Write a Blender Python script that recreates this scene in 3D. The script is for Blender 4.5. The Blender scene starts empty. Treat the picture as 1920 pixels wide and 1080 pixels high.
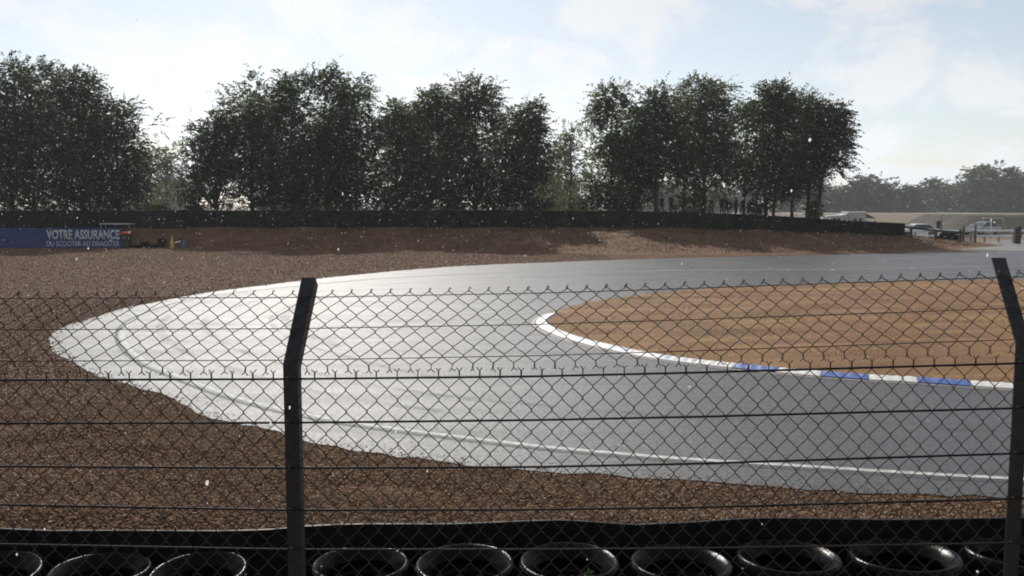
import bpy, bmesh, math, random
import numpy as np
from mathutils import Vector, Matrix

R = math.radians
SC = bpy.context.scene
COL = SC.collection
random.seed(7)

# ------------------------------------------------------------------ camera
EYE = 3.2
FPX = 1663.0
PITCH = math.atan(155.0 / FPX)
cam_d = bpy.data.cameras.new("camera")
cam_d.sensor_width = 36.0
cam_d.lens = 36.0 * FPX / 1920.0
cam_d.clip_start = 0.05
cam_d.clip_end = 6000
cam = bpy.data.objects.new("camera", cam_d)
COL.objects.link(cam)
cam.location = (0, 0, EYE)
cam.rotation_euler = (R(90) - PITCH, 0, 0)
SC.camera = cam

# ------------------------------------------------------------------ sun, sky, exposure
SUN_AZ, SUN_EL = R(-14), R(37)
SUNPOS = Vector((math.sin(SUN_AZ) * math.cos(SUN_EL), math.cos(SUN_AZ) * math.cos(SUN_EL), math.sin(SUN_EL)))
sun_d = bpy.data.lights.new("sun", 'SUN')
sun_d.energy = 4.6
sun_d.angle = R(0.6)
sun_d.color = (1.0, 0.95, 0.88)
sun = bpy.data.objects.new("sun", sun_d)
COL.objects.link(sun)
sun.rotation_euler = (-SUNPOS).to_track_quat('-Z', 'Y').to_euler()

world = bpy.data.worlds.new("World")
SC.world = world
world.use_nodes = True
wn, wl = world.node_tree.nodes, world.node_tree.links
wn.clear()
w_out = wn.new('ShaderNodeOutputWorld')
w_bg = wn.new('ShaderNodeBackground')
w_bg.inputs['Strength'].default_value = 0.10
sky = wn.new('ShaderNodeTexSky')
sky.sky_type = 'NISHITA'
sky.sun_disc = False
sky.sun_elevation = SUN_EL
sky.sun_rotation = SUN_AZ
sky.altitude = 100
sky.air_density = 1.0
sky.dust_density = 0.6
sky.ozone_density = 1.0
tc = wn.new('ShaderNodeTexCoord')
sep = wn.new('ShaderNodeSeparateXYZ')
wl.new(tc.outputs['Generated'], sep.inputs[0])
zadd = wn.new('ShaderNodeMath'); zadd.operation = 'ADD'; zadd.inputs[1].default_value = 0.55
zmax = wn.new('ShaderNodeMath'); zmax.operation = 'MAXIMUM'; zmax.inputs[1].default_value = 0.0
wl.new(sep.outputs['Z'], zmax.inputs[0]); wl.new(zmax.outputs[0], zadd.inputs[0])
comb = wn.new('ShaderNodeCombineXYZ')
for ax in 'XY':
    dv = wn.new('ShaderNodeMath'); dv.operation = 'DIVIDE'
    wl.new(sep.outputs[ax], dv.inputs[0]); wl.new(zadd.outputs[0], dv.inputs[1])
    wl.new(dv.outputs[0], comb.inputs[ax])
cn = wn.new('ShaderNodeTexNoise')
cn.inputs['Scale'].default_value = 4.6
cn.inputs['Detail'].default_value = 9
cn.inputs['Roughness'].default_value = 0.58
cn.inputs['Distortion'].default_value = 0.35
wl.new(comb.outputs[0], cn.inputs['Vector'])
cr = wn.new('ShaderNodeValToRGB')
cr.color_ramp.elements[0].position = 0.46
cr.color_ramp.elements[0].color = (0.48, 0.48, 0.48, 1)
cr.color_ramp.elements[1].position = 0.56
cr.color_ramp.elements[1].color = (1.0, 1.0, 1.0, 1)
wl.new(cn.outputs['Fac'], cr.inputs[0])
mixc = wn.new('ShaderNodeMixRGB')
bw = wn.new('ShaderNodeRGBToBW')
wl.new(sky.outputs[0], bw.inputs[0])
cg = wn.new('ShaderNodeMixRGB'); cg.blend_type = 'MULTIPLY'; cg.inputs['Fac'].default_value = 1.0
cg.inputs['Color2'].default_value = (3.26, 3.38, 3.50, 1)
sq = wn.new('ShaderNodeMath'); sq.operation = 'POWER'; sq.inputs[1].default_value = 0.5
wl.new(bw.outputs[0], sq.inputs[0])
wl.new(sq.outputs[0], cg.inputs['Color1'])
wl.new(cg.outputs[0], mixc.inputs['Color2'])
wl.new(cr.outputs[0], mixc.inputs['Fac'])
wl.new(sky.outputs[0], mixc.inputs['Color1'])
wl.new(mixc.outputs[0], w_bg.inputs['Color'])
wl.new(w_bg.outputs[0], w_out.inputs['Surface'])

SC.view_settings.view_transform = 'Standard'
SC.view_settings.look = 'None'
SC.view_settings.exposure = 0.0
SC.view_settings.gamma = 1.0
SC.view_settings.use_curve_mapping = False
SC.render.engine = 'CYCLES'
SC.cycles.max_bounces = 8
SC.cycles.transparent_max_bounces = 8
SC.cycles.volume_bounces = 0
SC.cycles.use_denoising = True
SC.cycles.filter_width = 1.9

# ------------------------------------------------------------------ helpers
CP, SP_ = math.cos(PITCH), math.sin(PITCH)
def ray(px, py):
    u = (px - 960.0) / FPX
    v = (540.0 - py) / FPX
    return u, CP + v * SP_, -SP_ + v * CP
def at(px, py, z=0.0):
    """point of height z that stands at this place of the survey picture"""
    x, y, dz = ray(px, py)
    k = (z - EYE) / dz
    return Vector((x * k, y * k, z))
def atd(px, py, Y):
    x, y, dz = ray(px, py)
    k = Y / y
    return Vector((x * k, Y, EYE + dz * k))

def tag(o, label=None, cat=None, group=None, kind=None):
    if label: o['label'] = label
    if cat: o['category'] = cat
    if group: o['group'] = group
    if kind: o['kind'] = kind
    return o
def empty(name, loc=(0, 0, 0), rz=0.0):
    o = bpy.data.objects.new(name, None)
    o.empty_display_size = 0.2
    COL.objects.link(o)
    o.location = loc
    o.rotation_euler = (0, 0, rz)
    return o
def fast_mesh(name, V, F, smooth=False):
    V = np.asarray(V, dtype=np.float32).reshape(-1, 3)
    F = np.asarray(F, dtype=np.int32)
    n, k = F.shape
    me = bpy.data.meshes.new(name)
    me.vertices.add(len(V)); me.vertices.foreach_set('co', V.ravel())
    me.loops.add(n * k); me.loops.foreach_set('vertex_index', F.ravel())
    me.polygons.add(n)
    me.polygons.foreach_set('loop_start', np.arange(0, n * k, k, dtype=np.int32))
    me.polygons.foreach_set('loop_total', np.full(n, k, dtype=np.int32))
    me.polygons.foreach_set('use_smooth', np.full(n, smooth, dtype=bool))
    me.update(calc_edges=True)
    return me
def link(name, me, mat=None, parent=None, loc=None):
    o = bpy.data.objects.new(name, me)
    COL.objects.link(o)
    if mat is not None:
        me.materials.clear(); me.materials.append(mat)
    if parent is not None: o.parent = parent
    if loc is not None: o.location = loc
    return o

class MB:
    """collects simple shapes and builds ONE mesh object"""
    def __init__(s): s.v = []; s.f = []; s.sm = []
    def add(s, vs, fs, smooth=False):
        b = len(s.v); s.v += [tuple(p) for p in vs]
        s.f += [tuple(i + b for i in f) for f in fs]; s.sm += [smooth] * len(fs)
        return s
    def box(s, x0, x1, y0, y1, z0, z1, bev=0.0):
        if bev <= 0:
            vs = [(x, y, z) for z in (z0, z1) for y in (y0, y1) for x in (x0, x1)]
            return s.add(vs, [(0, 2, 3, 1), (4, 5, 7, 6), (0, 1, 5, 4), (2, 6, 7, 3), (0, 4, 6, 2), (1, 3, 7, 5)])
        bm = bmesh.new()
        bmesh.ops.create_cube(bm, size=1.0, matrix=Matrix.Translation(((x0 + x1) / 2, (y0 + y1) / 2, (z0 + z1) / 2)) @ Matrix.Diagonal((x1 - x0, y1 - y0, z1 - z0, 1)))
        bmesh.ops.bevel(bm, geom=bm.edges[:], offset=bev, segments=2, affect='EDGES', profile=0.5)
        bm.verts.index_update()
        s.add([v.co[:] for v in bm.verts], [[v.index for v in f.verts] for f in bm.faces])
        bm.free(); return s
    def tube(s, pts, rad, sides=6, cap=True, smooth=True):
        pts = [Vector(p) for p in pts]
        n = len(pts)
        if not hasattr(rad, '__len__'): rad = [rad] * n
        t0 = (pts[1] - pts[0]).normalized()
        ref = Vector((0, 0, 1)) if abs(t0.z) < 0.9 else Vector((1, 0, 0))
        u = t0.cross(ref).normalized()
        vs = []
        for i, p in enumerate(pts):
            t = (pts[min(i + 1, n - 1)] - pts[max(i - 1, 0)]).normalized()
            u = (u - t * u.dot(t))
            u = u.normalized() if u.length > 1e-6 else t.orthogonal().normalized()
            w = t.cross(u)
            for k in range(sides):
                a = 2 * math.pi * k / sides
                vs.append(p + (u * math.cos(a) + w * math.sin(a)) * rad[i])
        fs = []
        for i in range(n - 1):
            for k in range(sides):
                k2 = (k + 1) % sides
                fs.append((i * sides + k, i * sides + k2, (i + 1) * sides + k2, (i + 1) * sides + k))
        s.add(vs, fs, smooth)
        if cap:
            b = len(s.v) - len(vs)
            s.f.append(tuple(b + k for k in range(sides))[::-1]); s.sm.append(False)
            s.f.append(tuple(b + (n - 1) * sides + k for k in range(sides))); s.sm.append(False)
        return s
    def prism(s, outline, y0, y1, axis='Y'):
        """closed outline (a,b) extruded along axis"""
        n = len(outline)
        if axis == 'Y':
            vs = [(a, y0, b) for a, b in outline] + [(a, y1, b) for a, b in outline]
        elif axis == 'X':
            vs = [(y0, a, b) for a, b in outline] + [(y1, a, b) for a, b in outline]
        else:
            vs = [(a, b, y0) for a, b in outline] + [(a, b, y1) for a, b in outline]
        fs = [tuple(range(n))[::-1], tuple(range(n, 2 * n))]
        fs += [(i, (i + 1) % n, n + (i + 1) % n, n + i) for i in range(n)]
        return s.add(vs, fs)
    def mesh(s, name):
        me = bpy.data.meshes.new(name)
        me.from_pydata(s.v, [], s.f)
        me.polygons.foreach_set('use_smooth', s.sm)
        bm = bmesh.new(); bm.from_mesh(me)
        bmesh.ops.recalc_face_normals(bm, faces=bm.faces[:]); bm.to_mesh(me); bm.free()
        me.update()
        return me
    def build(s, name, mat, parent=None, loc=None):
        return link(name, s.mesh(name), mat, parent, loc)

def copy_tree(o, parent=None):
    c = o.copy(); COL.objects.link(c)
    if parent is not None: c.parent = parent
    for ch in list(o.children): copy_tree(ch, c)
    return c

def catmull(pts, per=8):
    P = [pts[0]] + list(pts) + [pts[-1]]
    out = []
    for i in range(1, len(P) - 2):
        p0, p1, p2, p3 = (Vector(q) for q in P[i - 1:i + 3])
        for k in range(per):
            t = k / per
            out.append(0.5 * ((2 * p1) + (p2 - p0) * t + (2 * p0 - 5 * p1 + 4 * p2 - p3) * t * t + (3 * p1 - p0 - 3 * p2 + p3) * t ** 3))
    out.append(Vector(pts[-1]))
    return out
def resample(pts, step):
    out = [pts[0].copy()]; acc = 0.0
    for a, b in zip(pts[:-1], pts[1:]):
        L = (b - a).length
        if L < 1e-9: continue
        d = step - acc
        while d <= L:
            out.append(a.lerp(b, d / L)); d += step
        acc = (acc + L) % step
    return out

# ------------------------------------------------------------------ materials
def new_mat(name):
    m = bpy.data.materials.new(name); m.use_nodes = True
    nt = m.node_tree
    return m, nt.nodes, nt.links, nt.nodes['Principled BSDF']
def noise(n, l, scale, detail=6, rough=0.6, vec=None, mapping=None):
    t = n.new('ShaderNodeTexNoise')
    t.inputs['Scale'].default_value = scale; t.inputs['Detail'].default_value = detail; t.inputs['Roughness'].default_value = rough
    if vec is None:
        c = n.new('ShaderNodeTexCoord'); vec = c.outputs['Object']
    if mapping is not None:
        mp = n.new('ShaderNodeMapping'); mp.inputs['Scale'].default_value = mapping
        l.new(vec, mp.inputs[0]); vec = mp.outputs[0]
    l.new(vec, t.inputs['Vector'])
    return t
def ramp(n, l, src, stops):
    r = n.new('ShaderNodeValToRGB')
    e = r.color_ramp.elements
    while len(e) < len(stops): e.new(0.5)
    for el, (p, c) in zip(e, stops):
        el.position = p; el.color = (*c, 1) if len(c) == 3 else c
    l.new(src, r.inputs[0])
    return r
def mixc_(n, l, fac, a, b, mode='MIX'):
    m = n.new('ShaderNodeMixRGB'); m.blend_type = mode
    if isinstance(fac, (int, float)): m.inputs['Fac'].default_value = fac
    else: l.new(fac, m.inputs['Fac'])
    for k, s in (('Color1', a), ('Color2', b)):
        if isinstance(s, tuple): m.inputs[k].default_value = (*s, 1)
        else: l.new(s, m.inputs[k])
    return m
def bump(n, l, bsdf, src, strength, dist):
    b = n.new('ShaderNodeBump'); b.inputs['Strength'].default_value = strength; b.inputs['Distance'].default_value = dist
    l.new(src, b.inputs['Height']); l.new(b.outputs[0], bsdf.inputs['Normal'])
    return b
def plain(name, col, rough=0.6, metal=0.0, var=0.25, scale=6.0, bmp=0.0, spec=0.5):
    m, n, l, b = new_mat(name)
    t = noise(n, l, scale)
    lo = tuple(c * (1 - var) for c in col); hi = tuple(min(1, c * (1 + var)) for c in col)
    r = ramp(n, l, t.outputs['Fac'], [(0.3, lo), (0.7, hi)])
    l.new(r.outputs[0], b.inputs['Base Color'])
    b.inputs['Roughness'].default_value = rough; b.inputs['Metallic'].default_value = metal
    b.inputs['Specular IOR Level'].default_value = spec
    if bmp:
        t2 = noise(n, l, scale * 8)
        bump(n, l, b, t2.outputs['Fac'], bmp, 0.01)
    return m

M = {}
# wet asphalt
def mat_asphalt(name, base, r_lo, r_hi, tintcol):
    m, n, l, b = new_mat(name)
    big = noise(n, l, 0.35, 5, 0.55)
    fine = noise(n, l, 60, 3, 0.7)
    c1 = ramp(n, l, fine.outputs['Fac'], [(0.3, tuple(c * 0.55 for c in base)), (0.75, tuple(c * 1.7 for c in base))])
    c2 = mixc_(n, l, big.outputs['Fac'], (1, 1, 1), tintcol, 'MIX')
    c3 = mixc_(n, l, 1.0, c1.outputs[0], c2.outputs[0], 'MULTIPLY')
    l.new(c3.outputs[0], b.inputs['Base Color'])
    streak = noise(n, l, 0.8, 6, 0.65, mapping=(0.35, 1.6, 1))
    rr = ramp(n, l, streak.outputs['Fac'], [(0.3, (r_lo,) * 3), (0.72, (r_hi,) * 3)])
    l.new(rr.outputs[0], b.inputs['Roughness'])
    spk = noise(n, l, 15, 5, 0.85)
    sr = ramp(n, l, spk.outputs['Fac'], [(0.36, (0.03,) * 3), (0.64, (0.58,) * 3)])
    l.new(sr.outputs[0], b.inputs['Specular IOR Level'])
    grain = noise(n, l, 22, 4, 0.8)
    bump(n, l, b, grain.outputs['Fac'], 0.6, 0.02)
    return m
M['asphalt'] = mat_asphalt('wet_asphalt', (0.050, 0.050, 0.053), 0.36, 0.56, (0.72, 0.76, 0.82))
M['apron'] = mat_asphalt('wet_gravelled_apron', (0.16, 0.155, 0.14), 0.40, 0.55, (0.9, 0.92, 0.9))
M['line'] = plain('worn_white_road_paint', (0.40, 0.40, 0.39), 0.75, var=0.45, scale=9, bmp=0.3)
M['seam'] = plain('tar_seam', (0.03, 0.03, 0.032), 0.75, var=0.3, scale=5, bmp=0.5)
M['kerb_white'] = plain('kerb_white_paint', (0.70, 0.69, 0.66), 0.5, var=0.22, scale=14, bmp=0.5)
M['kerb_blue'] = plain('kerb_blue_paint', (0.035, 0.115, 0.42), 0.5, var=0.3, scale=14, bmp=0.5)
def mat_kerb(name, col, under, lo, hi):
    m, n, l, b = new_mat(name)
    t = noise(n, l, 5.5, 9, 0.75)
    f = ramp(n, l, t.outputs['Fac'], [(lo, (0, 0, 0)), (hi, (1, 1, 1))])
    t2 = noise(n, l, 26, 5, 0.7)
    c2 = ramp(n, l, t2.outputs['Fac'], [(0.3, tuple(c * 0.75 for c in col)), (0.7, col)])
    mx = mixc_(n, l, f.outputs[0], c2.outputs[0], under)
    l.new(mx.outputs[0], b.inputs['Base Color']); b.inputs['Roughness'].default_value = 0.5
    bump(n, l, b, t2.outputs['Fac'], 0.6, 0.01)
    return m
M['kerb_white'] = mat_kerb('kerb_white_paint', (0.70, 0.69, 0.66), (0.22, 0.21, 0.20), 0.58, 0.72)
M['kerb_blue'] = mat_kerb('kerb_blue_paint', (0.040, 0.115, 0.37), (0.10, 0.12, 0.18), 0.60, 0.74)
M['kerb_pale'] = mat_kerb('kerb_pale_blue_paint', (0.20, 0.26, 0.52), (0.52, 0.52, 0.52), 0.38, 0.50)  # paler blue with pale grey patches, for the blocks towards the kerb tip
M['concrete'] = plain('wet_concrete', (0.24, 0.235, 0.225), 0.5, var=0.3, scale=5, bmp=0.4)

def mat_gravel():
    m, n, l, b = new_mat('wet_brown_gravel')
    v = n.new('ShaderNodeTexVoronoi'); v.inputs['Scale'].default_value = 22
    c = n.new('ShaderNodeTexCoord'); l.new(c.outputs['Object'], v.inputs['Vector'])
    r = ramp(n, l, v.outputs['Color'], [(0.1, (0.05, 0.023, 0.010)), (0.5, (0.12, 0.063, 0.032)), (0.95, (0.21, 0.125, 0.068))])
    big = noise(n, l, 0.5, 5, 0.6)
    br = ramp(n, l, big.outputs['Fac'], [(0.3, (0.7, 0.66, 0.62)), (0.7, (1.15, 1.1, 1.05))])
    mx = mixc_(n, l, 1.0, r.outputs[0], br.outputs[0], 'MULTIPLY')
    l.new(mx.outputs[0], b.inputs['Base Color'])
    b.inputs['Roughness'].default_value = 0.8
    b.inputs['Specular IOR Level'].default_value = 0.08
    f = noise(n, l, 9, 6, 0.8)
    add = n.new('ShaderNodeMath'); add.operation = 'ADD'
    l.new(f.outputs['Fac'], add.inputs[0]); l.new(v.outputs['Distance'], add.inputs[1])
    bump(n, l, b, add.outputs[0], 0.9, 0.06)
    return m
M['gravel'] = mat_gravel()
def mat_tint(name, c0, c1, rough):
    """colour varied per piece through a stored random value"""
    m, n, l, b = new_mat(name)
    a = n.new('ShaderNodeAttribute'); a.attribute_name = 'tint'
    r = ramp(n, l, a.outputs['Fac'], [(0.0, c0), (0.6, tuple((p + q) / 2 for p, q in zip(c0, c1))), (1.0, c1)])
    l.new(r.outputs[0], b.inputs['Base Color']); b.inputs['Roughness'].default_value = rough
    return m
M['pebble'] = mat_tint('wet_pebbles', (0.080, 0.041, 0.022), (0.44, 0.29, 0.175), 0.6)
M['pebble'].node_tree.nodes['Principled BSDF'].inputs['Specular IOR Level'].default_value = 0.12
M['straw'] = mat_tint('dry_grass_blades', (0.13, 0.062, 0.024), (0.34, 0.20, 0.084), 0.7)

M['straw_dark'] = mat_tint('dark_bank_grass_blades', (0.055, 0.028, 0.013), (0.14, 0.08, 0.038), 0.8)
def mat_earth(name, c0, c1, c2, sc=1.2, stretch=(1, 1, 1)):
    m, n, l, b = new_mat(name)
    t = noise(n, l, sc, 8, 0.68, mapping=stretch)
    r = ramp(n, l, t.outputs['Fac'], [(0.28, c0), (0.52, c1), (0.75, c2)])
    t2 = noise(n, l, sc * 25, 4, 0.7)
    r2 = ramp(n, l, t2.outputs['Fac'], [(0.3, (0.6, 0.6, 0.6)), (0.7, (1.2, 1.2, 1.2))])
    mx = mixc_(n, l, 1.0, r.outputs[0], r2.outputs[0], 'MULTIPLY')
    l.new(mx.outputs[0], b.inputs['Base Color'])
    b.inputs['Roughness'].default_value = 0.85
    b.inputs['Specular IOR Level'].default_value = 0.25
    bump(n, l, b, t2.outputs['Fac'], 0.8, 0.05)
    return m
M['infield'] = mat_earth('dry_infield_grass', (0.085, 0.041, 0.016), (0.22, 0.115, 0.044), (0.36, 0.22, 0.088), 0.45, (0.4, 1.8, 1))
M['ground'] = mat_earth('dry_field', (0.10, 0.072, 0.045), (0.145, 0.105, 0.066), (0.19, 0.14, 0.09), 0.15)
M['bank'] = mat_earth('spectator_bank_earth', (0.07, 0.05, 0.03), (0.12, 0.085, 0.05), (0.15, 0.12, 0.07), 1.0)
def mat_berm():
    m, n, l, b = new_mat('berm_grass_and_earth')
    t = noise(n, l, 0.8, 8, 0.68, mapping=(0.6, 1.4, 1))
    r = ramp(n, l, t.outputs['Fac'], [(0.3, (0.10, 0.052, 0.028)), (0.55, (0.165, 0.090, 0.050)), (0.75, (0.22, 0.14, 0.075))])
    g = ramp(n, l, t.outputs['Fac'], [(0.3, (0.030, 0.034, 0.016)), (0.7, (0.060, 0.060, 0.030))])
    c = n.new('ShaderNodeTexCoord'); s = n.new('ShaderNodeSeparateXYZ'); l.new(c.outputs['Object'], s.inputs[0])
    a = n.new('ShaderNodeMath'); a.operation = 'ADD'
    t3 = noise(n, l, 0.35, 5, 0.6)
    sc = n.new('ShaderNodeMath'); sc.operation = 'MULTIPLY'; sc.inputs[1].default_value = 1.6
    l.new(t3.outputs['Fac'], sc.inputs[0]); l.new(s.outputs['Z'], a.inputs[0]); l.new(sc.outputs[0], a.inputs[1])
    f = ramp(n, l, a.outputs[0], [(0.0, (0, 0, 0)), (1.0, (1, 1, 1))])
    mr = n.new('ShaderNodeMapRange'); mr.inputs['From Min'].default_value = 2.5; mr.inputs['From Max'].default_value = 3.1
    l.new(a.outputs[0], mr.inputs['Value'])
    mx = mixc_(n, l, mr.outputs[0], r.outputs[0], g.outputs[0])
    l.new(mx.outputs[0], b.inputs['Base Color']); b.inputs['Roughness'].default_value = 0.9
    b.inputs['Specular IOR Level'].default_value = 0.2
    t2 = noise(n, l, 14, 4, 0.7)
    bump(n, l, b, t2.outputs['Fac'], 0.9, 0.08)
    return m
M['berm'] = mat_berm()

def mat_leaf(name, c0, c1, trans=0.30):
    m, n, l, b = new_mat(name)
    a = n.new('ShaderNodeAttribute'); a.attribute_name = 'tint'
    r = ramp(n, l, a.outputs['Fac'], [(0.0, c0), (1.0, c1)])
    l.new(r.outputs[0], b.inputs['Base Color']); b.inputs['Roughness'].default_value = 0.55
    b.inputs['Specular IOR Level'].default_value = 0.35
    tr = n.new('ShaderNodeBsdfTranslucent')
    tcol = mixc_(n, l, 1.0, r.outputs[0], (1.5, 1.9, 0.7), 'MULTIPLY')
    l.new(tcol.outputs[0], tr.inputs['Color'])
    mx = n.new('ShaderNodeMixShader'); mx.inputs[0].default_value = trans
    l.new(b.outputs[0], mx.inputs[1]); l.new(tr.outputs[0], mx.inputs[2])
    l.new(mx.outputs[0], n['Material Output'].inputs['Surface'])
    return m
M['leaf_dark'] = mat_leaf('dark_green_leaves', (0.022, 0.028, 0.015), (0.060, 0.070, 0.032))
M['leaf_olive'] = mat_leaf('olive_green_leaves', (0.036, 0.042, 0.018), (0.105, 0.112, 0.045))
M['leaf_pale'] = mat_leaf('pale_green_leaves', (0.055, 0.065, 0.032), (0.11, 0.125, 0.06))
M['leaf_far'] = mat_leaf('distant_leaves', (0.03, 0.038, 0.02), (0.075, 0.08, 0.038))
M['weed'] = mat_leaf('weed_leaves', (0.03, 0.05, 0.018), (0.07, 0.10, 0.035), 0.2)
M['bark'] = plain('dark_wet_bark', (0.045, 0.038, 0.032), 0.8, var=0.4, scale=5, bmp=0.6)

M['steel'] = plain('dark_painted_steel', (0.016, 0.016, 0.019), 0.5, var=0.3, scale=18, bmp=0.15)
M['wire'] = plain('dark_wet_wire', (0.045, 0.036, 0.030), 0.6, var=0.3, scale=40, spec=0.15)
M['cable'] = plain('dark_steel_cable', (0.020, 0.017, 0.016), 0.6, var=0.3, scale=40, spec=0.12)
def mat_rubber(name, col, rough, spec):
    m, n, l, b = new_mat(name)
    b.inputs['Specular IOR Level'].default_value = spec
    t = noise(n, l, 7, 6, 0.65)
    r = ramp(n, l, t.outputs['Fac'], [(0.3, tuple(c * 0.6 for c in col)), (0.75, tuple(c * 1.6 for c in col))])
    l.new(r.outputs[0], b.inputs['Base Color'])
    rr = ramp(n, l, t.outputs['Fac'], [(0.35, (rough * 0.6,) * 3), (0.7, (rough * 1.5,) * 3)])
    l.new(rr.outputs[0], b.inputs['Roughness'])
    t2 = noise(n, l, 90, 3, 0.6)
    bump(n, l, b, t2.outputs['Fac'], 0.3, 0.005)
    return m
M['rubber'] = mat_rubber('wet_tyre_rubber', (0.003, 0.003, 0.0034), 0.20, 0.07)
M['belt'] = mat_rubber('black_rubber_belt', (0.006, 0.006, 0.007), 0.5, 0.12)
M['panel_black'] = plain('black_barrier_panel', (0.010, 0.009, 0.008), 0.75, var=0.7, scale=1.2, bmp=0.3, spec=0.1)
M['wood_dark'] = plain('dark_wet_timber', (0.030, 0.024, 0.020), 0.6, var=0.4, scale=8, bmp=0.4)
M['galv'] = plain('wet_galvanised_rail', (0.55, 0.56, 0.57), 0.32, metal=0.7, var=0.2, scale=8)
M['galv_post'] = plain('grey_steel_post', (0.20, 0.20, 0.20), 0.5, metal=0.4, var=0.2, scale=8)
M['white_paint'] = plain('white_vehicle_paint', (0.78, 0.79, 0.80), 0.25, var=0.06, scale=3)
M['grey_panel'] = plain('pale_grey_panel', (0.42, 0.43, 0.44), 0.45, var=0.15, scale=3)
M['red_paint'] = plain('dull_red_paint', (0.26, 0.05, 0.045), 0.35, var=0.15, scale=3)
M['silver_paint'] = plain('silver_car_paint', (0.42, 0.44, 0.45), 0.25, metal=0.6, var=0.08, scale=3)
M['glass'] = plain('dark_window_glass', (0.05, 0.06, 0.07), 0.06, var=0.1, scale=2)
M['banner_blue'] = plain('blue_hoarding_face', (0.012, 0.026, 0.14), 0.5, var=0.22, scale=2.5)
M['banner_white'] = plain('hoarding_white_letters', (0.50, 0.50, 0.50), 0.6, var=0.25, scale=5)
M['yellow'] = plain('yellow_plastic', (0.68, 0.42, 0.03), 0.4, var=0.15, scale=6)
M['blue'] = plain('blue_plastic', (0.07, 0.14, 0.28), 0.4, var=0.15, scale=6)
M['red'] = plain('red_plastic', (0.40, 0.035, 0.03), 0.4, var=0.15, scale=6)
M['green_dark'] = plain('dark_green_plastic', (0.018, 0.035, 0.022), 0.4, var=0.3, scale=6)
M['awning'] = plain('grey_awning_cloth', (0.16, 0.17, 0.17), 0.7, var=0.15, scale=4)
M['skin'] = plain('skin', (0.32, 0.19, 0.13), 0.5, var=0.08)
M['hair'] = plain('dark_hair', (0.02, 0.015, 0.012), 0.6, var=0.2)
CL = {}
def cloth(col):
    if col not in CL: CL[col] = plain('cloth', col, 0.85, var=0.15, scale=12)
    return CL[col]
def mat_water():
    m, n, l, b = new_mat('rain_water')
    b.inputs['Base Color'].default_value = (1, 1, 1, 1)
    b.inputs['Roughness'].default_value = 0.08
    b.inputs['IOR'].default_value = 1.33
    b.inputs['Transmission Weight'].default_value = 1.0
    t = noise(n, l, 3)
    r = ramp(n, l, t.outputs['Fac'], [(0, (0.97, 0.98, 1)), (1, (1, 1, 1))])
    l.new(r.outputs[0], b.inputs['Base Color'])
    tr = n.new('ShaderNodeBsdfTranslucent'); tr.inputs['Color'].default_value = (0.95, 0.96, 1, 1)
    mx = n.new('ShaderNodeMixShader'); mx.inputs[0].default_value = 0.5
    l.new(b.outputs[0], mx.inputs[1]); l.new(tr.outputs[0], mx.inputs[2])
    l.new(mx.outputs[0], n['Material Output'].inputs['Surface'])
    return m
M['water'] = mat_water()

# ------------------------------------------------------------------ ground and terrain
def interp(x, xs, ys): return np.interp(x, xs, ys)
TOE_X = [-60, -27, -18, -6, 0, 8, 16, 24, 34, 45]
TOE_Y = [67.6, 67.5, 65.6, 63.0, 61.0, 57.5, 57.0, 60.0, 66.0, 74.0]
RID_X = [-80, 0, 12, 19, 30.4, 31.4, 36, 40, 60]
RID_Z = [2.62, 2.60, 2.50, 2.25, 1.62, 0.85, 0.35, 0.0, 0.0]
WB_X = [-50, -20, 12, 19, 30.4]; WB_Z = [1.35, 1.5, 1.45, 1.25, 0.86]
def berm_h(X, Y):
    toe = interp(X, TOE_X, TOE_Y); rz = interp(X, RID_X, RID_Z)
    f = np.clip((Y - toe) / np.maximum(72.0 - toe, 0.5), 0, 1)
    smooth = rz * (f * f * (3 - 2 * f) * 0.45 + f * 0.55)
    wb = interp(X, WB_X, WB_Z)
    g = np.clip((Y - toe) / np.maximum(69.4 - toe, 0.5), 0, 1)
    stepped = np.where(Y < 69.62, wb * g, rz)
    w = ((X > -50) & (X < 30.7)).astype(float)
    z = smooth * (1 - w) + stepped * w
    back = np.clip((97 - Y) / 9.0, 0, 1)
    return z * np.minimum(1, back)
def ground_z(x, y): return float(berm_h(np.array(float(x)), np.array(float(y))))

g = MB(); g.add([(-2500, -60, -0.02), (2500, -60, -0.02), (2500, 3000, -0.02), (-2500, 3000, -0.02)], [(0, 1, 2, 3)])
tag(g.build('ground', M['ground']), kind='structure')

# berm
xs = np.concatenate([np.arange(-80, -50.1, 0.8), np.array([-50.01, -49.99]), np.arange(-49.4, 30.6, 0.6), np.array([30.69, 30.71]), np.arange(31.2, 46, 0.6)])
ys = np.concatenate([np.arange(56, 69.3, 0.5), np.array([69.3, 69.60, 69.64, 70.2]), np.arange(71, 98.1, 1.0)])
XX, YY = np.meshgrid(xs, ys)
rng = np.random.default_rng(3)
ZZ = berm_h(XX, YY)
bumps = 0.045 * np.sin(XX * 0.9 + 1.3 * np.sin(YY * 0.5)) * np.sin(YY * 0.7 + 0.4) + rng.normal(0, 0.035, XX.shape)
ZZ = np.where(ZZ > 0.05, ZZ + bumps * np.clip(ZZ, 0, 1), ZZ - 0.03)
nx, ny = len(xs), len(ys)
idx = np.arange(nx * ny).reshape(ny, nx)
F = np.stack([idx[:-1, :-1], idx[:-1, 1:], idx[1:, 1:], idx[1:, :-1]], -1).reshape(-1, 4)
me = fast_mesh('berm', np.stack([XX, YY, ZZ], -1), F, True)
tag(link('berm', me, M['berm']), kind='structure')

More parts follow.
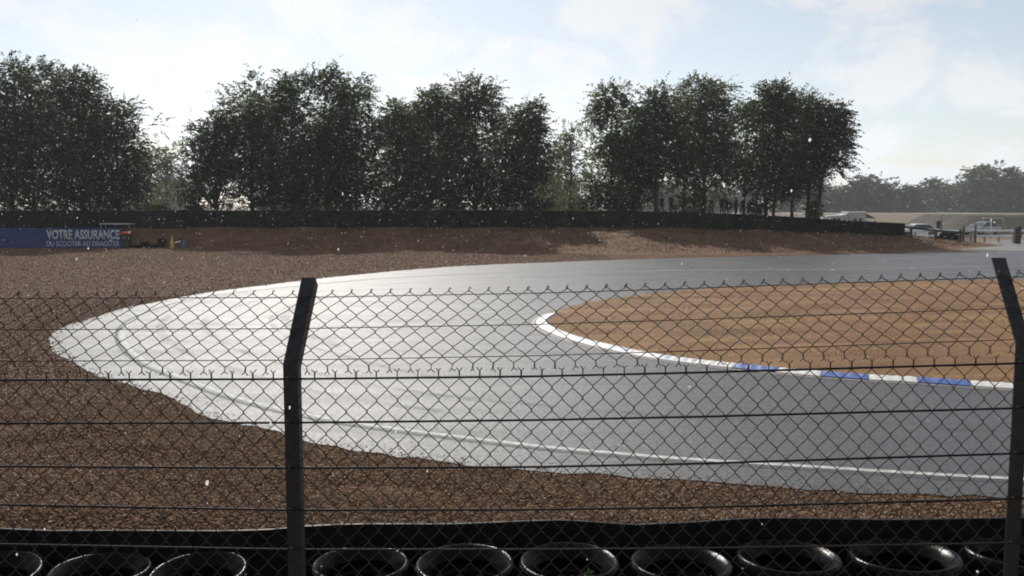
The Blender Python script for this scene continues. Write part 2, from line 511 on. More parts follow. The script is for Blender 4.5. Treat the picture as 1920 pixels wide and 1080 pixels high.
# spectator bank (this side of the fence)
xs = np.arange(-12, 12.1, 0.5); ys = np.array([-30, -10, 0, 2, 2.6, 3.1, 3.6, 4.1, 4.5, 5.0, 5.33])
zb = np.array([1.6, 1.62, 1.62, 1.6, 1.52, 1.38, 1.2, 0.92, 0.68, 0.66, 0.66])
XX, YY = np.meshgrid(xs, ys); ZZ = np.repeat(zb[:, None], len(xs), 1) + np.where(YY < 4.4, rng.normal(0, 0.015, XX.shape), 0)
nx, ny = len(xs), len(ys); idx = np.arange(nx * ny).reshape(ny, nx)
F = np.stack([idx[:-1, :-1], idx[:-1, 1:], idx[1:, 1:], idx[1:, :-1]], -1).reshape(-1, 4)
V = np.stack([XX, YY, ZZ], -1).reshape(-1, 3)
low = V[idx[-1]].copy(); low[:, 2] = -0.02
b0 = len(V); V = np.vstack([V, low])
F = np.vstack([F, np.stack([idx[-1, :-1], idx[-1, 1:], b0 + np.arange(1, nx), b0 + np.arange(nx - 1)], -1)])
tag(link('spectator_bank', fast_mesh('spectator_bank', V, F), M['bank']), kind='structure')

# ---- track outline (surveyed points on the level ground)
OUT_PX = [(1920, 938), (1700, 930), (1500, 916), (1300, 904), (1150, 893), (1000, 882), (900, 871), (800, 858), (700, 848),
          (600, 832), (540, 815), (480, 799), (400, 782), (330, 755), (250, 725), (190, 708), (140, 685), (110, 662), (96, 642),
          (102, 625), (150, 604), (250, 574), (400, 547), (500, 535), (560, 527), (700, 512), (850, 500), (1000, 493), (1200, 486),
          (1400, 481), (1650, 476), (1920, 470)]
IN_PX = [(1920, 733), (1840, 728), (1743, 721), (1650, 716), (1580, 711), (1500, 705), (1430, 698), (1350, 690), (1280, 682),
         (1200, 670), (1130, 655), (1080, 643), (1040, 630), (1012, 617), (1002, 607), (1008, 598), (1030, 588), (1060, 578), (1100, 568),
         (1150, 560), (1250, 548), (1350, 540), (1500, 533), (1700, 528), (1920, 524)]
LINE_PX = [(1920, 899), (1700, 887), (1500, 874), (1300, 862), (1150, 850), (1000, 836), (850, 818), (700, 799), (580, 779), (480, 756),
           (400, 731), (330, 704), (280, 683), (245, 658), (231, 635), (233, 618), (252, 600), (300, 580), (360, 563), (450, 549),
           (560, 537), (700, 524), (850, 516), (1000, 511), (1200, 508), (1550, 505), (1767, 501), (1920, 498)]
def path(px, ext):
    p = [at(*q) for q in px]
    da = (p[0] - p[1]).normalized(); db = (p[-1] - p[-2]).normalized()
    return [p[0] + da * k for k in (ext, ext * .5, ext * .2, ext * .07)] + p + [p[-1] + db * k for k in (ext * .3, ext, ext * 3)]
OUT = catmull(path(OUT_PX, 20), 6)
INN = catmull(path(IN_PX, 20), 6)
LIN = resample(catmull(path(LINE_PX, 20), 8), 0.6)
def sheet(name, pts, z, mat):
    bm = bmesh.new()
    f = bm.faces.new([bm.verts.new((p.x, p.y, z)) for p in pts])
    bmesh.ops.triangulate(bm, faces=[f])
    bmesh.ops.recalc_face_normals(bm, faces=bm.faces[:])
    me = bpy.data.meshes.new(name); bm.to_mesh(me); bm.free()
    if me.polygons[0].normal.z < 0: me.flip_normals()
    return link(name, me, mat)
# ragged outer edge where gravel has spilled
def ragged(pts, amp, seed):
    rg = random.Random(seed); out = []
    P = resample(pts, 0.25)
    for i, p in enumerate(P):
        t = (P[min(i + 1, len(P) - 1)] - P[max(i - 1, 0)]).normalized()
        nrm = Vector((-t.y, t.x, 0))
        k = math.sin(i * 0.37) * 0.4 + math.sin(i * 0.11 + 2) * 0.5 + rg.uniform(-0.5, 0.5)
        out.append(p + nrm * k * amp)
    return out
tag(sheet('gravel_trap', [Vector(p) for p in [(-75, 5.3, 0), (32, 5.3, 0), (32, 9, 0), (32, 30, 0), (34, 54.5, 0), (24, 62, 0), (0, 63.5, 0), (-18, 67.5, 0), (-27, 70.5, 0), (-75, 71, 0)]], -0.008, M['gravel']), kind='structure')
OUT_R = ragged(OUT, 0.10, 5)
tag(sheet('racetrack', OUT_R + INN[::-1], 0.004, M['asphalt']), kind='structure')
ap = [at(1800, 467), at(1835, 458), at(1850, 452), at(1990, 449), at(2100, 449), at(2300, 462), at(1920, 471.5)]
tag(sheet('paved_apron', ap, 0.0, M['apron']), kind='structure')

# white edge line and its tar seam
def strip(name, pts, off, w, z, mat, parent=None):
    vs, fs = [], []
    for i, p in enumerate(pts):
        t = (pts[min(i + 1, len(pts) - 1)] - pts[max(i - 1, 0)]).normalized(); n_ = Vector((-t.y, t.x, 0))
        a = p + n_ * (off - w / 2); b = p + n_ * (off + w / 2)
        vs += [(a.x, a.y, z), (b.x, b.y, z)]
        if i: fs.append((2 * i - 2, 2 * i, 2 * i + 1, 2 * i - 1))
    m_ = MB(); m_.add(vs, fs)
    me = m_.mesh(name)
    if me.polygons[0].normal.z < 0: me.flip_normals()
    return link(name, me, mat, parent)
tag(strip('painted_edge_line', LIN, 0, 0.11, 0.008, M['line']), kind='structure')
tag(strip('tar_seam', LIN, 0.15, 0.09, 0.007, M['seam']), kind='structure')

# faint rubber marks that follow the bend
def mat_mark():
    m, n, l, b = new_mat('rubber_marks')
    b.inputs['Base Color'].default_value = (0.03, 0.03, 0.032, 1)
    t0 = noise(n, l, 40, 3, 0.6); r0 = ramp(n, l, t0.outputs['Fac'], [(0.3, (0.02, 0.02, 0.022)), (0.7, (0.045, 0.045, 0.047))]); l.new(r0.outputs[0], b.inputs['Base Color'])
    b.inputs['Roughness'].default_value = 0.62
    t = noise(n, l, 0.9, 7, 0.72); f = ramp(n, l, t.outputs['Fac'], [(0.42, (0, 0, 0)), (0.70, (0.5, 0.5, 0.5))])
    tr = n.new('ShaderNodeBsdfTransparent'); mx = n.new('ShaderNodeMixShader')
    l.new(f.outputs[0], mx.inputs[0]); l.new(tr.outputs[0], mx.inputs[1]); l.new(b.outputs[0], mx.inputs[2])
    l.new(mx.outputs[0], n['Material Output'].inputs['Surface'])
    return m
M['mark'] = mat_mark()
LT = resample(catmull(path(LINE_PX, 20), 8), 0.5)
ctr_ = Vector((9.0, 24.0, 0))
k_ = LT[len(LT) // 3]; t_ = (LT[len(LT) // 3 + 1] - k_).normalized(); n_ = Vector((-t_.y, t_.x, 0))
sgn = 1 if (k_ + n_ - ctr_).length < (k_ - n_ - ctr_).length else -1
mk_rng = random.Random(12)
for q, off in enumerate([0.9, 1.25, 2.2, 2.5, 3.4, 4.1, -0.5, 3.0, 1.7]):
    a_ = mk_rng.randint(20, len(LT) // 2); b_ = a_ + mk_rng.randint(30, 70)
    drift = mk_rng.uniform(-.8, .8)
    seg = LT[a_:min(b_, len(LT) - 1)]
    if len(seg) < 6: continue
    pts = []
    for i_, p_ in enumerate(seg):
        t_ = (seg[min(i_ + 1, len(seg) - 1)] - seg[max(i_ - 1, 0)]).normalized(); n_ = Vector((-t_.y, t_.x, 0)) * sgn
        pts.append(p_ + n_ * (off + drift * i_ / len(seg)))
    tag(strip('rubber_mark', pts, 0, mk_rng.uniform(.14, .30), 0.0095 + q * 0.0006, M['mark']), kind='structure')

# infield: low dome of dry grass
inner = [p.copy() for p in INN]
cx, cy = 34.0, sum(p.y for p in inner) / len(inner)
far = Vector((60, 22, 0))
bm = bmesh.new()
rings = []
for k, (s, z) in enumerate([(0.0, 0.012), (0.03, 0.05), (0.10, 0.12), (0.25, 0.18), (0.5, 0.22), (0.9, 0.24)]):
    rings.append([bm.verts.new((p.x + (far.x - p.x) * s, p.y + (far.y - p.y) * s, z)) for p in inner])
for a, b in zip(rings[:-1], rings[1:]):
    for i in range(len(inner) - 1):
        f = bm.faces.new((a[i], a[i + 1], b[i + 1], b[i])); f.smooth = True
bmesh.ops.recalc_face_normals(bm, faces=bm.faces[:])
me = bpy.data.meshes.new('infield'); bm.to_mesh(me); bm.free()
if me.polygons[len(me.polygons) // 2].normal.z < 0: me.flip_normals()
tag(link('infield', me, M['infield']), kind='structure')

# kerb: concrete bed and painted blocks
i_tip = min(range(len(INN)), key=lambda i: INN[i].x)
kp = INN[:i_tip + 14]
kp = [p for p in kp if p.x < 16]
bed = strip('kerb', resample(kp, 0.4), 0.0, 0.16, 0.010, M['concrete'])
bed['kind'] = 'structure'
fine = resample(kp, 0.105)
side = 1
t_ = (fine[1] - fine[0]).normalized(); n_ = Vector((-t_.y, t_.x, 0))
if (fine[0] + n_ - far).length > (fine[0] - n_ - far).length: side = -1
NB = 8
bi = 0
for s in range(0, len(fine) - NB, NB):
    vs, fs = [], []
    for k in range(NB + 1):
        i = s + k; p = fine[i]
        if k == 0: p = p.lerp(fine[i + 1], 0.06)
        if k == NB: p = p.lerp(fine[i - 1], 0.06)
        t = (fine[min(i + 1, len(fine) - 1)] - fine[max(i - 1, 0)]).normalized(); n2 = Vector((-t.y, t.x, 0)) * side
        rib = 0.012 if k % 2 else 0.0
        for o_, z_ in ((0.03, 0.012), (0.045, 0.030), (0.24, 0.060 + rib), (0.32, 0.066 + rib), (0.345, 0.02)):
            q = p + n2 * o_; vs.append((q.x, q.y, z_))
    for k in range(NB):
        for j in range(4):
            a = k * 5 + j; fs.append((a, a + 1, a + 6, a + 5))
    fs += [(0, 1, 2, 3, 4), tuple(NB * 5 + j for j in (4, 3, 2, 1, 0))]
    MB().add(vs, fs).build('kerb_block', (M['kerb_blue'] if fine[s].x > 4.6 else M['kerb_pale']) if bi % 2 == 0 else M['kerb_white'], bed)
    bi += 1

# ------------------------------------------------------------------ scattered stuff
OX = np.array([[p.x, p.y] for p in OUT] ); IX = np.array([[p.x, p.y] for p in INN])
POLY_TRACK = np.vstack([OX, IX[::-1]])
POLY_IN = np.vstack([IX, [[70, 40]], [[70, 12]]])
def inside(P, poly):
    x, y = P[:, 0], P[:, 1]; r = np.zeros(len(P), bool)
    x0, y0 = poly[:, 0], poly[:, 1]; x1, y1 = np.roll(x0, -1), np.roll(y0, -1)
    for a, b, c, d in zip(x0, y0, x1, y1):
        cnd = ((b > y) != (d > y))
        with np.errstate(divide='ignore', invalid='ignore'):
            r ^= cnd & (x < (c - a) * (y - b) / (d - b + 1e-12) + a)
    return r
OCT_V = np.array([[1, 0, 0], [-1, 0, 0], [0, 1, 0], [0, -1, 0], [0, 0, 1], [0, 0, -1]], float)
OCT_F = np.array([[0, 2, 4], [2, 1, 4], [1, 3, 4], [3, 0, 4], [2, 0, 5], [1, 2, 5], [3, 1, 5], [0, 3, 5]])
def set_tint(me, per_vert):
    a = me.attributes.new('tint', 'FLOAT', 'POINT'); a.data.foreach_set('value', per_vert.astype(np.float32))
PYR_V = OCT_V[:5]; PYR_F = OCT_F[:4]
def pebbles(name, P, s_lo, s_hi, seed):
    rg = np.random.default_rng(seed); n = len(P)
    S = rg.uniform(s_lo, s_hi, (n, 1, 1)) * rg.uniform(0.55, 1.25, (n, 5, 1))
    V = PYR_V[None] * S
    V[:, :, 2] *= 0.75
    a = rg.uniform(0, 6.28, n); tl = rg.uniform(-0.5, 0.5, n)
    ca, sa, ct, st = np.cos(a)[:, None], np.sin(a)[:, None], np.cos(tl)[:, None], np.sin(tl)[:, None]
    x, y, z = V[..., 0], V[..., 1], V[..., 2]
    x, z = x * ct - z * st, x * st + z * ct
    V = np.stack([x * ca - y * sa + P[:, None, 0], x * sa + y * ca + P[:, None, 1], z + P[:, None, 2]], -1)
    F = (PYR_F[None] + (np.arange(n) * 5)[:, None, None]).reshape(-1, 3)
    me = fast_mesh(name, V, F)
    set_tint(me, np.repeat(rg.beta(1.4, 2.8, n), 5))
    return me
rg = np.random.default_rng(11)
def gravel_points(n, x0, x1, y0, y1, power=1.0):
    P = np.stack([rg.uniform(x0, x1, n), y0 + (y1 - y0) * rg.uniform(0, 1, n) ** power], -1)
    near = inside(P + rg.normal(0, 0.16, P.shape), POLY_TRACK) | inside(P, POLY_IN)
    P = P[~near]
    keep = np.abs(P[:, 0]) < P[:, 1] * 0.72 + 1.5
    P = P[keep]
    return np.column_stack([P, np.zeros(len(P))])
P1 = gravel_points(300000, -11.5, 11.5, 5.6, 16.5)
P2 = gravel_points(120000, -26, -4, 14, 30)
P3 = gravel_points(110000, -48, 6, 28, 66)
def grav_z(P):
    d = np.full(len(P), 9.0)
    near = OX[(OX[:, 1] < 40) & (np.abs(OX[:, 0]) < 30)]
    for c0 in range(0, len(P), 20000):
        q = P[c0:c0 + 20000, :2]
        d[c0:c0 + 20000] = np.min(np.linalg.norm(q[:, None] - near[None], axis=2), axis=1)
    x, y = P[:, 0], P[:, 1]
    w = np.clip((d - 0.35) / 1.2, 0, 1) * np.clip((y - 5.6) / 0.6, 0, 1) * np.clip((19 - y) / 3, 0, 1) * np.clip((14 - np.abs(x)) / 2, 0, 1)
    h = 0.045 * np.sin(5.2 * y + 1.5 * np.sin(0.6 * x) + 0.9 * np.sin(1.7 * x + 1)) * (0.6 + 0.4 * np.sin(0.8 * x + 2.1 * y)) + 0.03 * np.sin(1.3 * x + 0.7 * y) + 0.045
    w = np.where(inside(P[:, :2], POLY_TRACK) | inside(P[:, :2], POLY_IN), 0, w)
    return w * h
gx_ = np.arange(-14, 14.01, 0.16); gy_ = np.arange(5.6, 19.01, 0.12)
GX, GY = np.meshgrid(gx_, gy_)
GZ = grav_z(np.stack([GX.ravel(), GY.ravel()], -1)).reshape(GX.shape)
idx = np.arange(GX.size).reshape(GX.shape)
Fq = np.stack([idx[:-1, :-1], idx[:-1, 1:], idx[1:, 1:], idx[1:, :-1]], -1).reshape(-1, 4)
Fq = Fq[GZ.ravel()[Fq].max(1) > 0.004]
tag(link('gravel_ridges', fast_mesh('gravel_ridges', np.stack([GX, GY, GZ - 0.006], -1), Fq, True), M['gravel']), kind='structure')
P1[:, 2] = grav_z(P1); P2[:, 2] = grav_z(P2)
tag(link('gravel', pebbles('gravel', P1, 0.007, 0.024, 1), M['pebble']), 'wet brown gravel stones strewn over the near run-off', 'gravel', kind='stuff')
Vg = pebbles('gravel', np.vstack([P2]), 0.015, 0.04, 2)
tag(link('gravel', Vg, M['pebble']), 'wet brown gravel stones beyond the near end of the bend', 'gravel', kind='stuff')
tag(link('gravel', pebbles('gravel', P3, 0.02, 0.05, 4), M['pebble']), 'wet brown gravel stones in the far run-off below the bank', 'gravel', kind='stuff')

def blades(name, P, h_lo, h_hi, w, seed, mat, label, lean=0.6):
    rg = np.random.default_rng(seed); n = len(P)
    h = rg.uniform(h_lo, h_hi, n); a = rg.uniform(0, 6.28, n)
    d = np.stack([np.cos(a), np.sin(a), np.zeros(n)], -1)
    s = np.stack([-np.sin(a), np.cos(a), np.zeros(n)], -1)
    ln = rg.uniform(0.1, lean, n)
    tip = P + d * (h * ln)[:, None] + np.array([0, 0, 1.0]) * (h * np.sqrt(np.maximum(0.05, 1 - ln ** 2)))[:, None]
    V = np.stack([P - s * w, P + s * w, tip], 1)
    me = fast_mesh(name, V, np.arange(3 * n).reshape(n, 3))
    set_tint(me, np.repeat(rg.uniform(0, 1, n), 3))
    return tag(link(name, me, mat), label, 'grass', kind='stuff')
n = 150000
P = np.stack([rg.uniform(0.5, 30, n), rg.uniform(12.5, 40, n)], -1)
P = P[inside(P, POLY_IN)]
dist = np.min(np.linalg.norm(P[:, None, :] - IX[None, ::4, :], axis=2), axis=1)
P = P[dist > 0.55]; dist = dist[dist > 0.55]
# clumps
keep = (np.sin(P[:, 0] * 1.7 + np.sin(P[:, 1] * 1.1) * 2) + np.sin(P[:, 1] * 2.3 + P[:, 0] * 0.4) + rg.normal(0, 0.7, len(P))) > 0.3
P = P[keep]; dist = dist[keep]
zz = np.interp(dist, [0, 0.6, 3, 8, 14], [0.012, 0.04, 0.11, 0.17, 0.2])
blades('dry_grass', np.column_stack([P, zz - 0.012]), 0.025, 0.06, 0.006, 21, M['straw'], 'short dry brown grass covering the infield inside the kerb', 0.9)
n = 60000
P = np.stack([rg.uniform(-46, 36, n), rg.uniform(57, 73, n)], -1)
z = berm_h(P[:, 0], P[:, 1]); k = z > 0.08; P = P[k]; z = z[k]
gz = z / 2.7 + rg.normal(0, 0.15, len(z))
blades('bank_grass', np.column_stack([P[gz < 0.55], z[gz < 0.55] - 0.03]), 0.08, 0.22, 0.02, 22, M['straw_dark'], 'dry brown grass on the lower face of the bank', 0.8)
blades('bank_grass', np.column_stack([P[gz >= 0.55], z[gz >= 0.55] - 0.03]), 0.12, 0.40, 0.025, 23, M['leaf_dark'], 'dark green grass along the top of the bank', 0.6)

# ------------------------------------------------------------------ trees
def norm(a): return a / np.maximum(np.linalg.norm(a, axis=-1, keepdims=True), 1e-9)
def leaf_cloud(rg, centers, radii, n_leaves, leaf, spray_len, wind=0.2, droop=0.5, core=(0, 0)):
    per = 12
    ns = max(1, n_leaves // per)
    w = radii ** 2; w = w / w.sum()
    ci = rg.choice(len(centers), ns, p=w)
    d = norm(rg.normal(0, 1, (ns, 3)) + np.array([0, 0, 0.25]))
    out = centers[ci].copy(); out[:, 0] -= core[0]; out[:, 1] -= core[1]; out[:, 2] = 0
    out = norm(out + 1e-6)
    st = centers[ci] + d * (radii[ci] * rg.uniform(0.25, 0.95, ns))[:, None]
    sd = norm(d + out * 0.35 + np.array([wind, 0, 0.25]) + rg.normal(0, 0.25, (ns, 3)))
    L = spray_len * rg.uniform(0.45, 1.3, ns) * np.where(rg.uniform(0, 1, ns) < 0.14, 1.75, 1.0)
    t = (np.arange(per) + 1.0) / per
    pos = st[:, None] + sd[:, None] * (L[:, None] * t)[..., None]
    pos[..., 2] -= droop * (L[:, None] * t ** 2) * 0.6
    side = norm(np.cross(sd, np.array([0, 0, 1.0]) + rg.normal(0, 0.3, (ns, 3))))
    sg = np.where(np.arange(per) % 2 == 0, 1.0, -1.0)
    ld = norm(sd[:, None] * 0.55 + side[:, None] * sg[None, :, None] * 0.8 + np.array([0, 0, -0.25]) + rg.normal(0, 0.28, (ns, per, 3)))
    wd = norm(np.cross(ld, rg.normal(0, 1, (ns, per, 3))))
    ll = leaf * rg.uniform(0.6, 1.35, (ns, per, 1)) * rg.uniform(0.65, 1.35, (ns, 1, 1)); lw = ll * 0.27
    V = np.stack([pos, pos + ld * ll * 0.5 + wd * lw, pos + ld * ll, pos + ld * ll * 0.5 - wd * lw], 2).reshape(-1, 3)
    m = ns * per
    tint = np.repeat(np.clip(rg.normal(0.45, 0.22, ns), 0, 1), per * 4)
    return V, np.arange(4 * m).reshape(m, 4), tint
def make_tree(name, loc, H, rx, cb, n_leaves, seed, mat, leaf=0.21, spray=0.95, trunk_r=0.16, lean=(0, 0), wind=0.18, K=58, stems=1, droop=0.5, topbias=0.5, squash=0.8):
    rg = np.random.default_rng(seed)
    root = empty(name, loc)
    t = rg.uniform(0, 1, K) ** (1.0 / (1.0 + topbias * 0.2))
    t[:3] = [0.90, 0.97, 0.84]
    prof = np.clip((t + 0.25) ** 0.22 * (1.10 - t) ** 0.45 * 1.32, 0.2, 1.0)
    a = rg.uniform(0, 6.28, K)
    rr = rx * prof * np.sqrt(rg.uniform(0.02, 1, K)) * 0.74
    zc = H * (cb + (1 - cb) * t * 0.93)
    axis = lambda z: np.stack([lean[0] * (z / H) ** 1.3, lean[1] * (z / H) ** 1.3], -1)
    ax = axis(zc)
    C = np.stack([ax[:, 0] + rr * np.cos(a), ax[:, 1] + rr * np.sin(a) * squash, zc], -1)
    C[:, 0] += np.where(np.arange(K) % 9 == 4, rg.normal(0, 0.35, K) * rx, 0)
    C[:5, 2] += rg.uniform(-0.02, 0.035, 5) * H
    Rd = rx * np.where(np.arange(K) < 6, 0.6, 1.0) * rg.uniform(0.22, 0.46, K) * (0.62 + 0.38 * prof)
    V, F, tint = leaf_cloud(rg, C, Rd, n_leaves, leaf, spray, wind, droop)
    me = fast_mesh(name + '_crown', V, F)
    set_tint(me, tint)
    link('crown', me, mat, root)
    m_ = MB()
    tips = np.argsort(-Rd)[:16]
    for s in range(stems):
        off = (0, 0) if stems == 1 else (0.35 * math.cos(s * 2.4 + seed), 0.25 * math.sin(s * 2.4 + seed))
        zs = [0, 0.06, 0.2, 0.4, 0.6, 0.8, 0.95]
        pts, rad = [], []
        for q in zs:
            z = q * H; l_ = axis(np.array(z))
            k = 1 + (q * 1.6 if stems > 1 else 0)
            pts.append((l_[0] + off[0] * k + rg.normal(0, 0.02 * H * q * 0.4), l_[1] + off[1] * k, z - (0.15 if q == 0 else 0)))
            rad.append(trunk_r * (1.35 if q == 0 else (1.02 - q) ** 0.8) / (1 if stems == 1 else 1.35))
        m_.tube(pts, rad, 7)
        for j, i in enumerate(tips):
            if j % stems != s: continue
            c = C[i]; zb_ = max(cb * H * 0.6, c[2] - rx * rg.uniform(0.6, 1.2)); zb_ = min(zb_, H * 0.85)
            q = zb_ / H
            b0 = Vector([np.interp(q, zs, [p[k_] for p in pts]) for k_ in range(2)] + [zb_])
            mid = b0.lerp(Vector(c), 0.55) + Vector((0, 0, 0.08 * (c[2] - zb_)))
            r0 = trunk_r * (1.0 - q) * 0.55
            m_.tube([b0, mid, Vector(c)], [r0, r0 * 0.6, r0 * 0.2], 5, cap=False)
    m_.build('trunk', M['bark'], root)
    return root

# (name, px centre, px top, px half width, crown bottom px, depth, material, leaves, label, extra)
TREES = [
 ('broadleaf_tree', -62, 130, 118, 410, 78, 'leaf_dark', 17000, 'dense dark tree cut by the edge of the picture, behind the blue hoarding', {}),
 ('broadleaf_tree', 60, 112, 100, 412, 79, 'leaf_dark', 17000, 'tallest dense dark tree rising above the blank part of the blue hoarding', {}),
 ('broadleaf_tree', 150, 140, 86, 412, 76, 'leaf_dark', 15000, 'dense dark tree rising above the lettering of the blue hoarding', {}),
 ('broadleaf_tree', 218, 190, 58, 410, 77, 'leaf_dark', 10000, 'shorter dark tree sloping down to the pale gap beside the blue hoarding', {}),
 ('broadleaf_tree', 400, 208, 60, 392, 77, 'leaf_dark', 10000, 'low rounded tree with ragged edge beside the pale gap', {}),
 ('broadleaf_tree', 468, 138, 66, 375, 80, 'leaf_olive', 12000, 'tall tree with flat wide top, second from the pale gap', {}),
 ('broadleaf_tree', 545, 135, 58, 372, 76, 'leaf_dark', 11000, 'tall dark tree between the flat-topped tree and the highest tip', {}),
 ('broadleaf_tree', 606, 116, 56, 376, 78, 'leaf_dark', 11000, 'tree with the highest thin tip above the near fence post', {}),
 ('broadleaf_tree', 662, 142, 50, 378, 80, 'leaf_olive', 10000, 'full olive tree ending the tall group above the near fence post', {}),
 ('broadleaf_tree', 738, 192, 46, 382, 79, 'leaf_olive', 9000, 'low olive tree in the dip after the tall group', {}),
 ('broadleaf_tree', 797, 158, 44, 380, 77, 'leaf_olive', 9000, 'narrow olive tree with small pointed top', {}),
 ('broadleaf_tree', 884, 140, 64, 384, 76, 'leaf_dark', 13000, 'tall peaked tree at the middle of the picture', {}),
 ('broadleaf_tree', 980, 190, 44, 384, 77, 'leaf_dark', 10000, 'dark rounded tree just before the hazy gap in the middle', {}),
 ('broadleaf_tree', 1060, 232, 40, 392, 92, 'leaf_pale', 4000, 'low thin olive tree in the hazy gap in the middle', {}),
 ('broadleaf_tree', 1136, 152, 48, 394, 78, 'leaf_olive', 12000, 'tall loose tree just after the hazy gap in the middle', {}),
 ('broadleaf_tree', 1226, 158, 50, 340, 76, 'leaf_dark', 10000, 'tree with bare slanting trunk beside the bright sky gap', dict(trunk_r=0.2, lean=(-0.4, 0))),
 ('broadleaf_tree', 1310, 142, 62, 345, 78, 'leaf_olive', 13500, 'broad olive tree with wind-blown tip above the group of people', dict(wind=0.5)),
 ('broadleaf_tree', 1432, 154, 50, 352, 76, 'leaf_dark', 12500, 'dark upright tree with several trunks behind the black barrier', dict(stems=3)),
 ('broadleaf_tree', 1505, 180, 36, 345, 77, 'leaf_olive', 7000, 'slim tree with bare forked trunk behind the black barrier', dict(trunk_r=0.2)),
 ('broadleaf_tree', 1542, 192, 36, 320, 76, 'leaf_dark', 6500, 'last tree of the row, leaning over the white motorhome', dict(lean=(1.1, 0), wind=0.5, trunk_r=0.2)),
]
TREES += [
 ('broadleaf_tree', 20, 165, 80, 412, 84, 'leaf_dark', 9000, 'dark tree filling in behind the two tallest trees above the hoarding', {}),
 ('broadleaf_tree', 120, 185, 80, 412, 84, 'leaf_dark', 9000, 'dark tree filling in behind the trees above the hoarding lettering', {}),
 ('broadleaf_tree', 505, 185, 60, 385, 85, 'leaf_dark', 7000, 'dark tree standing behind the flat-topped tree', {}),
 ('broadleaf_tree', 640, 180, 60, 388, 85, 'leaf_dark', 7000, 'dark tree standing behind the highest thin tip', {}),
 ('broadleaf_tree', 765, 205, 55, 390, 84, 'leaf_dark', 7000, 'dark tree standing behind the narrow olive tree', {}),
 ('broadleaf_tree', 840, 195, 55, 390, 85, 'leaf_dark', 7000, 'dark tree standing behind the peaked tree on its near-post side', {}),
 ('broadleaf_tree', 940, 200, 52, 390, 84, 'leaf_dark', 7000, 'dark tree between the peaked tree and the rounded tree', {}),
 ('broadleaf_tree', 1180, 195, 52, 390, 85, 'leaf_dark', 7000, 'dark tree standing behind the tall loose tree', {}),
 ('broadleaf_tree', 1272, 178, 46, 315, 84, 'leaf_dark', 5500, 'dark tree standing behind the broad olive tree', {}),
 ('broadleaf_tree', 1385, 190, 46, 340, 85, 'leaf_dark', 6000, 'dark tree standing behind the upright many-trunked tree', {}),
 ('broadleaf_tree', 1475, 180, 42, 350, 84, 'leaf_olive', 6000, 'olive tree standing between the many-trunked tree and the slim tree', {}),
]
for i, (nm, cx_, ty, hw, by, Y, mt, nl, lab, ex) in enumerate(TREES):
    bx = cx_ + 8 if 'lean' not in ex else cx_ - ex['lean'][0] * 10
    X = (bx - 960) / FPX * Y
    z0 = ground_z(X, Y)
    top = atd(cx_, ty, Y).z; bot = atd(cx_, by, Y).z
    H = top - z0
    kw = dict(ex)
    tr = make_tree(nm, (X, Y, z0), H * 0.985, hw / FPX * Y * 1.22, max(0.03, (bot - z0) / H - 0.03), int(nl * (2.4 if Y < 83 else 1.8)), 100 + i, M[mt], **kw)
    tag(tr, lab, 'tree', 'row of trees on the bank')
# paler trees farther back, seen in the gaps
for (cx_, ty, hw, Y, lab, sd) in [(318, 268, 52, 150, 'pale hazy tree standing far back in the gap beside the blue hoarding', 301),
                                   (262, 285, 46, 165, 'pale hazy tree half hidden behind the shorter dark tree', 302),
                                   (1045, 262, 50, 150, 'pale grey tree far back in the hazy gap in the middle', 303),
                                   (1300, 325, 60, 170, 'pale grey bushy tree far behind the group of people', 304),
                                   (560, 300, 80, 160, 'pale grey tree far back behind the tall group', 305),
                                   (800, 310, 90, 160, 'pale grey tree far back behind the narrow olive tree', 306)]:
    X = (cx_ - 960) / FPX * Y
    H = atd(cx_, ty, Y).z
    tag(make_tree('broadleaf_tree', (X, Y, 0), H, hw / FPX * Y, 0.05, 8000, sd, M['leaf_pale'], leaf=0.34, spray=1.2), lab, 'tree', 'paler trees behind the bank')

# shrubs under the trees
SHRUBS = [(362, 378, 16, 'low dark shrub at the edge of the pale gap'), (490, 362, 26, 'dark shrub under the flat-topped tree'),
          (575, 372, 30, 'dark shrub under the gap of the tall group'), (648, 366, 34, 'dark shrub under the full olive tree'),
          (715, 372, 30, 'dark shrub below the dip after the tall group'), (780, 376, 26, 'dark shrub under the narrow olive tree'),
          (850, 372, 34, 'dark shrub under the tall peaked tree'), (930, 378, 30, 'dark shrub between the peaked tree and the rounded tree'),
          (1010, 374, 30, 'dark shrub at the foot of the hazy gap in the middle'), (1095, 376, 34, 'dark shrub under the tall loose tree'),
          (1175, 374, 30, 'dark shrub beside the bare slanting trunk'), (1290, 366, 32, 'rounded dark shrub between the two groups of people'),
          (1425, 372, 26, 'dark shrub behind the black barrier under the upright tree'), (1528, 372, 18, 'small yellowish shrub between the two bare trunks'),
          (295, 386, 20, 'low dark shrub below the pale hazy trees')]
